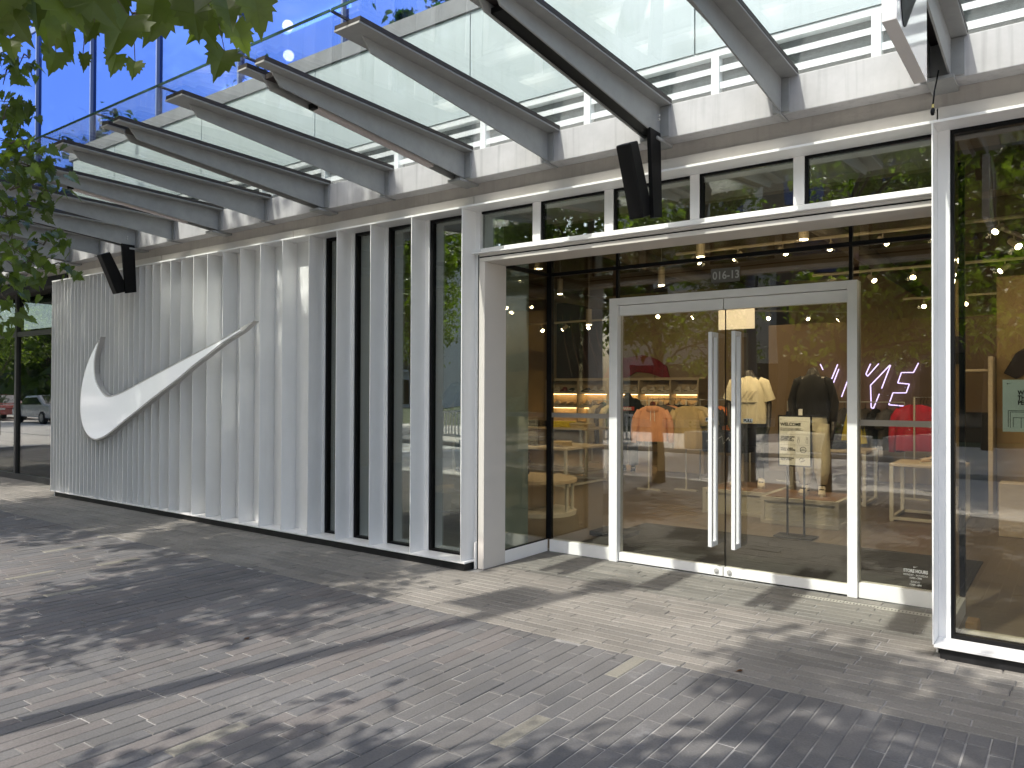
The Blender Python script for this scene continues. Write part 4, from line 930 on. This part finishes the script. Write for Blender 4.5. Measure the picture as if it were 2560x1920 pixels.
# mannequin in the pale tee and black shorts
lsA, rsA = (-.17, .0), (.17, -.03)
pA = {'L': ((-.27, .02, 1.14), (-.25, -.05, .90)), 'R': ((.26, .03, 1.13), (.26, -.04, .88)), 'legs': (lsA, rsA)}
t = mannequin(0, 0, 0, 0, pA, 'headless mannequin in pale graphic tee and black shorts on the left plinth')
legs_cloth(t, cloth('black_short_cloth', (.010, .010, .011)), lsA, rsA, .56, 'shorts', .115, .125)
sh = tee(t, cloth('cream_tee_cloth', (.66, .60, .44)), arms=pA)
INK = mat('faint_ink', (.30, .27, .20), .8)
for zz, w_ in ((1.14, .24), (1.125, .2)): MB().box(-w_/2, w_/2, -.156, -.150, zz, zz+.007).build('tee_print', mat('dark_ink', (.03, .03, .03), .8), sh)
for q in range(9):
    a = g.uniform(-.1, .05); MB().prismY([(a, 1.18), (a+.004, 1.18), (a+.09, 1.30), (a+.086, 1.30)], -.154, -.150).build('tee_print', INK, sh)
MB().prismY(swoosh_prof(.15, .61, .045), -.128, -.118).build('short_emblem', VW, t)
feet(t, lsA, rsA); place(t, -3.60, 10.35, .325, R(12))
# mannequin in the black jumper
lsB, rsB = (-.10, .0), (.12, -.03)
pB = {'L': ((-.275, .06, 1.16), (-.24, -.10, .93)), 'R': ((.265, .03, 1.15), (.26, -.05, .90)), 'legs': (lsB, rsB)}
t = mannequin(0, 0, 0, 0, pB, 'headless mannequin in black jumper and cream trousers on the right plinth')
legs_cloth(t, cloth('cream_trouser_cloth', (.58, .53, .40)), lsB, rsB, .14, 'trousers', .118, .10, .062)
tee(t, cloth('black_jumper_cloth', (.008, .008, .009)), True, .98, .215, 'jumper', arms=pB)
MB().box(-.165, -.115, -.142, -.134, .93, 1.07).build('waist_tag', VW, t)
feet(t, lsB, rsB); place(t, -2.66, 9.98, .33, R(8)); t.scale = (.93, .93, 1)
# mannequin with red banded jersey
pC = {'L': ((-.27, .03, 1.15), (-.28, .0, .90)), 'R': ((.28, .03, 1.14), (.31, -.03, .88)), 'legs': (lsB, rsB)}
t = mannequin(0, 0, 0, 0, pC, 'headless mannequin in black jersey with a red band behind the left door leaf')
legs_cloth(t, cloth('charcoal_cloth', (.02, .02, .022)), lsB, rsB, .14, 'trousers')
sh = tee(t, cloth('black_jersey_cloth', (.010, .010, .012)), True, .86, .22, 'jersey', arms=pC)
MB().box(-.15, .15, -.152, -.144, 1.235, 1.31).build('jersey_band', mat('red_band', (.55, .05, .03), .7), sh)
text('PARIS', .075, VW, sh, 'jersey_lettering', (0, -.154, 1.245), align='CENTER', bold=.003)
feet(t, lsB, rsB, SHOEK); place(t, -7.36, 14.0, 0, R(20))
# mannequin seen through the right-hand narrow window
pD = {'L': ((-.36, .02, 1.18), (-.17, -.05, 1.02)), 'R': ((.30, .03, 1.15), (.28, -.02, .9)), 'legs': (lsB, rsB)}
t = mannequin(0, 0, 0, 0, pD, 'headless mannequin in dark vest seen through the widest narrow window')
legs_cloth(t, bpy.data.materials['charcoal_cloth'], lsB, rsB, .14, 'leggings', .095, .075, .05)
tee(t, cloth('grey_green_tee_cloth', (.07, .08, .06)), False, .98, .19, 'tee', arms=pD)
MB().loft(rings_ellipse([((0, 0, 1.03), .18, .14), ((0, 0, 1.03), .20, .155), ((0, 0, 1.30), .20, .155), ((0, 0, 1.40), .15, .13)], 20), cap=False).build('vest', BLACK, t, smooth=True)
feet(t, lsB, rsB, SHOEK); place(t, -6.85, 8.3, .25, R(35))
tag(MB().prismZ([(-6.85+.55*math.cos(a*math.pi/12), 8.3+.55*math.sin(a*math.pi/12)) for a in range(24)], 0, .25).build('round_riser', TAN, bevel=.01), 'low round riser under the mannequin in the dark vest', 'riser')
# ------------------------------------------------------------------ hanging clothes
HANG = mat('hanger_black', (.01, .01, .01), .5)
def garment(x, y, z, rz, col, lab, kind='tee', L=.62, wd=.25, group=None, mt=None):
    nm_ = {'tee': 'hanging_tee', 'hood': 'hanging_hoodie', 'coat': 'hanging_coat', 'skirt': 'hanging_skirt'}[kind]
    t = thing(nm_, lab, {'tee': 'shirt', 'hood': 'hoodie', 'coat': 'coat', 'skirt': 'skirt'}[kind], (0, 0, 0), group=group)
    m = mt or cloth(nm_+'_cloth', col)
    n = 24; gg = random.Random(int(x*100+y*37))
    if kind == 'skirt': defs = [(-L, wd*1.1, .10), (-L*.5, wd*.85, .08), (-.06, wd*.6, .06), (-.03, wd*.55, .05)]
    else: defs = [(-L, wd, .085), (-L*.95, wd, .09), (-L*.6, wd*.97, .085), (-L*.3, wd*.98, .075), (-.12, wd*.98, .06), (-.06, wd*.75, .05), (-.02, wd*.33, .045)]
    rg = []
    for (dz, rx, ry) in defs:
        k = max(0, min(1, -dz/L)); rg.append([Vector((rx*math.cos(2*math.pi*i/n), ry*math.sin(2*math.pi*i/n)+k*.028*math.sin(i*1.9+x*3), dz)) for i in range(n)])
    MB().loft(rg, cap=False).build('garment_body', m, t, smooth=True)
    if kind != 'skirt':
        long = kind in ('hood', 'coat')
        for s in (-1, 1):
            p = [(s*wd*.78, 0, -.10), (s*(wd+.01), -.01, -.22), (s*(wd+.035), -.02, -.34)]
            r_s = [.06, .075, .08]
            if long: p += [(s*(wd+.045), -.03, -.48), (s*(wd+.05), -.04, -L*1.04)]; r_s = [.055, .062, .058, .052, .042]
            MB().tube(p, r_s, 14).build('sleeve', m, t, smooth=True)
    if kind == 'hood':
        MB().loft([[Vector((.115*math.cos(a*math.pi/8)*f, -.02+.075*math.sin(a*math.pi/8)*f, zz)) for a in range(16)] for f, zz in ((.45, -.015), (.80, -.03), (.98, -.065), (1.0, -.10), (.7, -.13))], cap=False).build('hood', m, t, smooth=True)
        for s in (-.03, .03): MB().tube([(s, -.09, -.10), (s*1.1, -.095, -.27)], .004, 5).build('drawstring', VW, t)
    MB().tube([(-wd*.72, 0, -.085), (0, 0, -.01), (wd*.72, 0, -.085)], [.010, .014, .010], 8).build('hanger', HANG, t)
    MB().tube([(0, 0, 0), (0, 0, .05), (.02, 0, .085), (0, 0, .105)], .004, 6).build('hanger_hook', HANG, t)
    place(t, x, y, z, rz); return t
CM = {'peach': cloth('peach_cloth', (.70, .34, .19)), 'sand': cloth('sand_cloth', (.48, .36, .18)), 'orange': cloth('orange_cloth', (.72, .22, .07)), 'red': cloth('crimson_cloth', (.40, .012, .035)), 'black': cloth('black_cloth', (.012, .012, .012)), 'grey': cloth('grey_cloth', (.09, .08, .07)), 'yellow': cloth('yellow_cloth', (.72, .58, .05)), 'cream': cloth('cream_cloth', (.55, .45, .28)), 'wine': cloth('wine_cloth', (.10, .02, .02))}
def rail(x0, y0, x1, y1, z, lab):
    t = thing('clothes_rail', lab, 'clothes rail', ((x0+x1)/2, (y0+y1)/2, 0), group='clothes rails')
    MB().tube([(x0, y0, 0), (x0, y0, z), (x1, y1, z), (x1, y1, 0)], .014, 8).build('frame', PALEF, t)
    for (x, y) in ((x0, y0), (x1, y1)): MB().box(x-.2, x+.2, y-.02, y+.02, 0, .025).build('foot', PALEF, t)
rail(-5.66, 11.5, -5.48, 13.2, 1.49, 'pale clothes rail holding the peach hoodies'); rail(-5.14, 11.8, -4.64, 13.4, 1.48, 'pale clothes rail holding the sand tees')
for i in range(6):
    garment(-5.60+i*.03+.0, 11.5+i*.15, 1.40, R(28), None, ['peach hoodie hanging at the front of the left rail', 'charcoal hoodie just behind the front peach hoodie', 'charcoal hoodie third on the left rail', 'peach hoodie deeper on the left rail', 'black hoodie deeper on the left rail', 'black hoodie at the back of the left rail'][i], 'hood', .60, .25, 'hoodies on the left rail', CM[['peach', 'grey', 'grey', 'peach', 'black', 'black'][i]])
for i in range(5):
    garment(-5.12+i*.09, 11.8+i*.2, 1.40, R(24), None, ['sand coloured tee at the front of the middle rail', 'cream tee second on the middle rail', 'black tee on the middle rail', 'orange tee deeper on the middle rail', 'black tee at the back of the middle rail'][i], 'tee', .72, .24, 'tees on the middle rail', CM[['sand', 'cream', 'black', 'orange', 'black'][i]])
garment(-1.97, 13.0, 1.45, R(6), None, 'crimson coat on a hanger behind the right side pane', 'coat', .72, .27, None, CM['red'])
for i in range(3): garment(-1.93+.02*i, 13.2+i*.16, 1.44, R(6), None, ['wine coat right behind the crimson coat', 'dark coat behind the wine coat', 'dark coat at the back behind the crimson coat'][i], 'coat', .72, .25, 'coats behind the crimson coat', CM[['wine', 'black', 'grey'][i]])
rail(-1.97, 12.9, -1.85, 13.9, 1.54, 'pale clothes rail holding the crimson coat')
garment(-3.06, 14.0, 1.30, 0, None, 'bright yellow skirt hanging behind the mannequin in black', 'skirt', .55, .2, None, CM['yellow'])
rail(-4.2, 14.1, -2.3, 14.1, 1.45, 'pale clothes rail behind the two front mannequins')
for i in range(11):
    x = -4.1+i*.17
    if abs(x+3.06) < .12: continue
    garment(x, 14.15, 1.35, R(70+g.uniform(-12, 12)), None, ('black', 'dark grey')[i % 2]+f' top, {ORD[i]} from the left on the rail behind the front mannequins', 'tee', .7, .22, 'tops on the long back rail', CM[('black', 'grey')[i % 2]])
rail(-8.9, 15.2, -7.2, 15.2, 1.42, 'pale clothes rail beyond the left tables')
for i in range(10):
    x = -8.8+i*.16
    garment(x, 15.25, 1.33, R(75+g.uniform(-12, 12)), None, ('cream', 'brown grey')[i % 2]+f' top, {ORD[i]} from the left on the rail beyond the left tables', 'coat', .85, .2, 'tops beyond the left tables', CM[('cream', 'grey')[i % 2]])
# ------------------------------------------------------------------ shelves with shoes
SH = thing('shoe_shelves', 'long tan wall shelving with warm strip lights full of shoes', 'shelving', (-8, 18.6, 0))
MB().box(-12.35, -7.7, 18.9, 18.99, .5, 2.0).build('back_board', TAN, SH)
for z in (.75, 1.16, 1.55, 1.92):
    MB().box(-12.35, -7.7, 18.45, 18.9, z, z+.03).build('shelf', OAK, SH)
for x in (-12.35, -11.3, -10.35, -9.4, -8.5, -7.74): MB().box(x, x+.04, 18.44, 18.9, .78, 1.9195).build('upright', OAK, SH)
ST = emit('shelf_strip_warm', (1, .66, .30), 7)
for z in (1.545, 1.155): MB().box(-12.3, -7.8, 18.80, 18.83, z-.012, z-.001).build('strip_light', ST, SH)
def shoe_thing():
    t = thing('display_shoe', 'x', 'shoe', (0, 0, 0)); return t
protos = []
for (u, s, hi) in ((SHOEW, SOLE, .03), (SHOEK, SOLE, .0), (SHOER, SOLE, .02), (SHOEB, SOLE, 0)):
    t = shoe_thing(); shoe_mesh(t, u, s, hi=hi, name='upper', xf=Matrix.Rotation(R(-90), 4, 'Z')); protos.append([t, False])
kinds = ['cream', 'black', 'dark red', 'tan']
rowz = [(1.58, 'upper'), (1.19, 'middle')]
for z, rn in rowz:
    for i in range(18):
        k = g.choice((0, 0, 1, 0, 3, 2)); x = -12.1+i*.25
        t, u = protos[k]
        if u: t = dup(t)
        protos[k][1] = True
        t.location = (x, 18.62, z); t.rotation_euler = (0, 0, g.uniform(-.3, .3)); t.scale = (.95, 1.0, 1.15)
        t['label'] = f'{kinds[k]} trainer, {ORD[i]} from the left on the {rn} shoe shelf'; t['group'] = 'trainers on the wall shelves'
# wall mural above the shelves: dark drapery and a deep red field
mu = thing('wall_mural', 'large wall mural of dark purple folds and a deep red field above the shoes', 'mural', (-9, 18.95, 2.5))
MB().prismY([(-12.3, 1.98), (-10.75, 1.98), (-10.45, 2.4), (-10.25, 3.3), (-10.4, 4.2), (-12.3, 4.2)], 18.94, 18.98).build('dark_field', mat('mural_dark', (.030, .015, .020), .7, var=.6, vscale=1.6, stretch=(1, 1, .35)), mu)
MB().prismY([(-10.74, 1.985), (-10.0, 2.0), (-9.7, 2.16), (-9.3, 2.12), (-8.9, 1.99), (-8.72, 2.0), (-8.8, 2.3), (-9.1, 2.5), (-9.5, 2.62), (-10.0, 2.55), (-10.4, 2.58)], 18.92, 18.96).build('red_field', mat('mural_red', (.20, .012, .025), .7, var=.3), mu)
fm = MB()
for i in range(6):
    x = -12.1+i*.28; fm.tube([(x, 18.93, 3.9-i*.1), (x+.1, 18.93, 3.0), (x+.25+.03*i, 18.93, 2.4), (x+.35, 18.93, 2.02)], [.01, .025, .02, .008], 6)
fm.build('fold_lines', mat('mural_fold', (.10, .05, .045), .6), mu)
# neon tube sign
ns = thing('tube_light_sign', 'slanted violet white tube light letters on the brown partition wall', 'neon sign', (-3.2, 15.9, 1.8))
NE = emit('violet_white_tube', (.60, .50, 1.0), 1.5); k = 15.9/15.5
for (a, b) in NEON:
    f = lambda p: (p[0]*k, 15.92, 1.6+(p[1]-1.6)*k)
    MB().tube([f(a), f(b)], .010, 6).build('light_tube', NE, ns)
for p in ((-3.9, 1.9), (-2.9, 1.55), (-2.6, 1.7)): MB().box(p[0], p[0]+.02, 15.93, 15.999, p[1], p[1]+.02).build('wall_clip', EDGE, ns)
# ------------------------------------------------------------------ furniture
def table(x0, x1, y0, y1, h, lab):
    t = thing('display_table', lab, 'table', ((x0+x1)/2, (y0+y1)/2, 0), group='pale framed display tables')
    MB().box(x0, x1, y0, y1, h-.035, h).build('table_top', OAK, t, bevel=.004)
    for x in (x0, x1-.045):
        for y in (y0, y1-.045): MB().box(x, x+.045, y, y+.045, 0, h-.0355).build('leg', PALEF, t)
    m = MB()
    for y in (y0, y1-.04): m.box(x0+.0455, x1-.0455, y, y+.04, .02, .055)
    for x in (x0, x1-.04): m.box(x, x+.04, y0+.0455, y1-.0455, .02, .055)
    m.build('rail', PALEF, t)
table(-9.3, -6.82, 10.8, 12.2, .66, 'low pale framed display table with dark folded piles')
table(-9.8, -7.55, 12.7, 13.7, .90, 'taller pale framed table with a cream folded top')
table(-3.45, -2.4, 11.7, 12.5, .78, 'small pale table behind the mannequin in black')
table(-1.9, -1.1, 10.6, 11.4, .72, 'small pale table under the tan shoe behind the right side pane')
def pile(x, y, z, n, m, lab, w_=.3, d_=.34, th=.03):
    t = thing('folded_clothes', lab, 'folded clothes', (x, y, z), group='piles of folded clothes')
    for i in range(n):
        a = g.gauss(0, .06)
        o = MB().box(-w_/2, w_/2, -d_/2, d_/2, 0, th-.002)
        o.build('garment', m, t, bevel=.012, xf=Matrix.Translation((x+g.gauss(0, .008), y+g.gauss(0, .008), z+i*th)) @ Matrix.Rotation(a, 4, 'Z'))
for i, (x, y, n, c, lab) in enumerate(((-8.9, 11.2, 5, 'black', 'pile of black folded clothes at the left end of the low table'), (-8.3, 11.1, 7, 'black', 'tall pile of black folded clothes on the low table'), (-7.75, 11.3, 5, 'grey', 'pile of grey folded clothes on the low table'), (-7.25, 11.3, 3, 'sand', 'short pile of sand folded clothes near the low table corner'))): pile(x, y, .66, n, CM[c], lab)
for i, (x, y, n, c, lab) in enumerate(((-8.9, 13.0, 4, 'black', 'black folded clothes on the taller table'), (-8.3, 13.0, 4, 'yellow', 'yellow cream folded tops on the taller table'), (-7.9, 13.1, 3, 'cream', 'cream folded tops at the right end of the taller table'))): pile(x, y, .90, n, CM[c], lab, .45)
pile(-2.9, 12.0, .78, 4, CM['black'], 'black folded clothes on the small table behind the mannequin in black')
t = shoe_thing(); shoe_mesh(t, SHOEB, SOLE, name='upper', xf=Matrix.Rotation(R(-70), 4, 'Z')); tag(t, 'tan trainer on the small table behind the right side pane', 'shoe'); t.location = (-1.45, 10.9, .72)
# rounded bench
t = thing('round_bench', 'tan rounded end bench left of the doors inside', 'bench', (-5.9, 8.5, 0))
oc = [(-6.9, 7.95), (-5.75, 7.95)]+[(-5.75+.5*math.sin(a*math.pi/10), 8.45-.5*math.cos(a*math.pi/10)) for a in range(1, 10)]+[(-5.75, 8.95), (-6.9, 8.95)]
MB().prismZ(oc, .42, .47).build('seat', TAN, t, bevel=.008)
MB().prismZ([(x*.985-.09, y*.99+.085) for x, y in oc], .0, .05).build('base_ring', PALEF, t)
MB().box(-6.85, -5.8, 8.0, 8.9, .051, .4195).build('side_panel', TAN, t)
for a in (3, 5, 7): MB().tube([(-5.78+.46*math.sin(a*math.pi/10), 8.45-.46*math.cos(a*math.pi/10), .05), (-5.78+.46*math.sin(a*math.pi/10), 8.45-.46*math.cos(a*math.pi/10), .42)], .022, 8).build('leg', PALEF, t)
pile(-6.3, 8.5, .47, 6, CM['black'], 'dark folded clothes stacked on the rounded bench', .45, .4, .05)
# low cabinets in the middle distance
tag(MB().box(-6.9, -5.9, 14.4, 15.0, 0, .75).build('low_cabinet', TAN, bevel=.01), 'tan low cabinet beyond the low display table', 'cabinet')
tag(MB().box(-2.9, -1.4, 15.2, 15.8, 0, 1.0).build('cash_desk', TAN, bevel=.01), 'tan cash desk in front of the tube light sign', 'desk')
# black promo box
t = thing('promo_block', 'black block with white script writing between the door leaves', 'display', (-4.2, 11.3, .9))
MB().box(-4.62, -3.95, 11.2, 11.6, .70, 1.02).build('block', BLACK, t, bevel=.01)
MB().tube([(-4.55, 11.19, .86), (-4.42, 11.19, .93), (-4.44, 11.19, .84), (-4.30, 11.19, .95), (-4.28, 11.19, .83), (-4.2, 11.19, .93), (-4.18, 11.19, .88)], .005, 5).build('script', VW, t)
text('WHEN THE\nFUTURE\nTO LAST', .03, VW, t, 'lettering', (-4.14, 11.195, .91))
for x in (-4.5, -4.07): MB().box(x-.03, x+.03, 11.35, 11.41, 0, .70).build('leg', OAK, t)
# welcome stand
t = thing('notice_stand', 'black floor stand with the welcome notice behind the right door leaf', 'sign stand', (-2.52, 8.73, 0))
MB().box(-2.72, -2.30, 8.60, 8.86, .0085, .02).build('base', BLACK, t)
for x in (-2.60, -2.42): MB().tube([(x, 8.73, .02), (x, 8.73, .80)], .012, 10).build('pole', BLACK, t)
MB().box(-2.70, -2.336, 8.715, 8.735, .785, 1.353).build('frame', BLACK, t)
NB = mat('notice_paper', (.80, .83, .82), .6)
MB().box(-2.683, -2.353, 8.711, 8.7145, .80, 1.335).build('notice', NB, t)
T_ = lambda b, s, x, z, bo=.0006, **k: text(b, s, BLACK, t, 'notice_lettering', (x, 8.7095, z), bold=bo, ext=.0005, **k)
MB().prismY(swoosh_prof(-2.655, 1.308, .034), 8.709, 8.711).build('notice_emblem', BLACK, t)
T_('WELCOME', .050, -2.672, 1.235, .002, sx=.92)
T_("We've adjusted our store practices to\nhelp ensure your health and safety as\nyou gear up to get back to what you love.", .0145, -2.672, 1.205, .0001)
T_('GIVE EVERYONE\nAT LEAST 2M\n(6FT) OF SPACE', .0235, -2.672, 1.105, .0009, sx=.9)
T_('WEAR A MASK\nWHILE IN STORE', .0235, -2.672, .978, .0009, sx=.9)
T_('PLEASE SANITIZE\nYOUR HANDS', .0225, -2.672, .870, .0007, sx=.85)
for zz in (1.285, 1.14, 1.025, .915): MB().box(-2.675, -2.36, 8.7095, 8.711, zz, zz+.0012).build('rule_line', BLACK, t)
def ring(cx, cz, r, th, n=20):
    m = MB(); o_ = []; 
    for i in range(n):
        a = 2*math.pi*i/n; b = 2*math.pi*(i+1)/n
        m.prismY([(cx+r*math.cos(a), cz+r*math.sin(a)), (cx+r*math.cos(b), cz+r*math.sin(b)), (cx+(r-th)*math.cos(b), cz+(r-th)*math.sin(b)), (cx+(r-th)*math.cos(a), cz+(r-th)*math.sin(a))], 8.7092, 8.711)
    return m
for x in (-2.475, -2.385):
    m = ring(x, 1.105, .010, .003); m.box(x-.011, x-.008, 8.7092, 8.711, 1.05, 1.09).box(x+.008, x+.011, 8.7092, 8.711, 1.05, 1.09).box(x-.0078, x+.0078, 8.7092, 8.711, 1.088, 1.091).box(x-.0078, x+.0078, 8.7092, 8.711, 1.048, 1.051)
    m.build('notice_pictogram', BLACK, t)
m = ring(-2.425, .975, .034, .006); m.box(-2.448, -2.402, 8.7092, 8.711, .968, .972).box(-2.44, -2.41, 8.7092, 8.711, .978, .981).build('notice_pictogram', BLACK, t)
MB().tube([(-2.47, 8.7105, .86), (-2.45, 8.7105, .885), (-2.42, 8.7105, .88), (-2.435, 8.7105, .865), (-2.405, 8.7105, .86), (-2.43, 8.7105, .845), (-2.46, 8.7105, .84)], .003, 4).build('notice_pictogram', BLACK, t)
# stanchion seen through the left side pane
t = thing('barrier_post', 'dark grey post with a heavy square foot inside the left side pane', 'post', (-4.12, 7.6, 0))
MB().box(-4.38, -3.95, 7.42, 7.80, .0085, .06).build('foot', BLACK, t, bevel=.01); MB().tube([(-4.12, 7.6, .06), (-4.12, 7.6, 1.25)], .04, 12).build('post', GP, t)
# hanging paper banners above the doors and a notice on the right window
t = thing('hanging_banner', 'pale blank fabric banner hanging inside above the door handles', 'banner', (-3.2, 9, 2.6))
MB().box(-3.50, -3.06, 8.99, 9.0, 2.36, 2.80).build('fabric', mat('pale_fabric', (.82, .79, .76), .8, var=.05, bump=.3, bscale=6), t); MB().box(-3.50, -3.06, 8.985, 9.005, 2.8005, 2.82).build('rod', PALEF, t)
t = thing('window_notice', 'pale mint notice with black lettering on the right display window', 'poster', (-.15, 5.52, 1.53))
MB().box(-.362, .05, 5.515, 5.518, 1.372, 1.685).build('paper', mat('mint_paper', (.44, .56, .52), .6), t)
MB().prismY(swoosh_prof(-.325, 1.662, .030), 5.5135, 5.515).build('notice_emblem', BLACK, t)
for b, z in (('WE ARE', 1.595), ('THE', 1.565), ('PEOPLE', 1.535)): text(b, .036, BLACK, t, 'notice_lettering', (-.285, 5.5135, z), bold=.0013, sx=.8, align='LEFT', ext=.0005)
m = MB()
for (a, b, c, d) in ((-.335, -.332, 1.40, 1.50), (-.332, .02, 1.497, 1.50), (-.325, -.322, 1.395, 1.492), (-.322, .02, 1.489, 1.492), (-.31, -.307, 1.40, 1.458), (-.307, .02, 1.455, 1.458), (-.27, -.267, 1.395, 1.4548), (-.21, -.207, 1.395, 1.4548)): m.box(a, b, 5.5135, 5.515, c, d)
m.build('notice_drawing', BLACK, t)
# inside the right display window
tag(MB().box(-.60, 3, 5.56, 5.75, 0, .085).build('window_board', mat('pale_board', (.45, .42, .34), .6)), 'pale low window board inside the right display window', 'sill')
o = MB(); o.prismX([(5.88, .0), (6.10, .0), (6.10, .05), (6.05, .09), (5.90, .09)], -.60, -.53); tag(o.build('wood_block', mat('pine_wood', (.45, .27, .10), .6), bevel=.008), 'small rounded pine block on the floor inside the right window', 'wood block')
t = thing('tall_cabinet', 'dark tall clothes cabinet seen in the right display window', 'cabinet', (-1.0, 12.3, 0))
MB().box(-1.42, -.95, 12.0, 12.05, 0, 1.35).build('front', BLACK, t); MB().box(-1.42, -.95, 12.051, 12.6, 1.9, 1.93).build('top_shelf', OAK, t); MB().box(-.95, -.9, 12.0, 12.6, 0, 2.1).build('side', OAK, t)
tag(MB().box(-.88, 3.5, 12.4, 12.6, 0, 3.2).build('display_wall', mat('ochre_wall', (.30, .21, .10), .8)), 'ochre display wall behind the right display window', 'wall')
t = thing('wall_picture', 'dark curved abstract picture on the ochre display wall', 'picture', (-.3, 12.35, 2))
MB().prismY([(-.80, 1.88), (-.66, 1.80), (-.42, 1.95), (-.1, 2.02), (.6, 1.98), (.6, 2.3), (.1, 2.42), (-.35, 2.36), (-.66, 2.15)], 12.36, 12.399).build('dark_shape', mat('picture_dark', (.02, .013, .014), .7), t)
for i, (x, z) in enumerate(((-.55, .6), (-.1, .5), (.35, .7))):
    tag(MB().box(x-.16, x+.16, 10.2, 10.5, 0, z).build('display_box', OAK, bevel=.008), ['left tan display box in the right window', 'short tan display box in the right window', 'tall tan display box in the right window'][i], 'display box', 'tan display boxes')
# small clutter on the pavement: fallen leaves and pale gum spots
it = [(Vector((x, y, .006)), .04, Vector((g.gauss(0, 1), g.gauss(0, 1), 0)), Vector((0, 0, 1)), 1) for x, y in ((-1.55, 4.35), (-4.3, 3.0))]
for i, q in enumerate(it):
    t = thing('fallen_leaf', 'dry brown leaf lying '+['on the pale bricks before the doors', 'on the dark bricks left of the doors'][i], 'leaf', q[0], group='dry leaves on the pavement')
    leaves('blade', [q], SL, t, (.10, .04, .015))
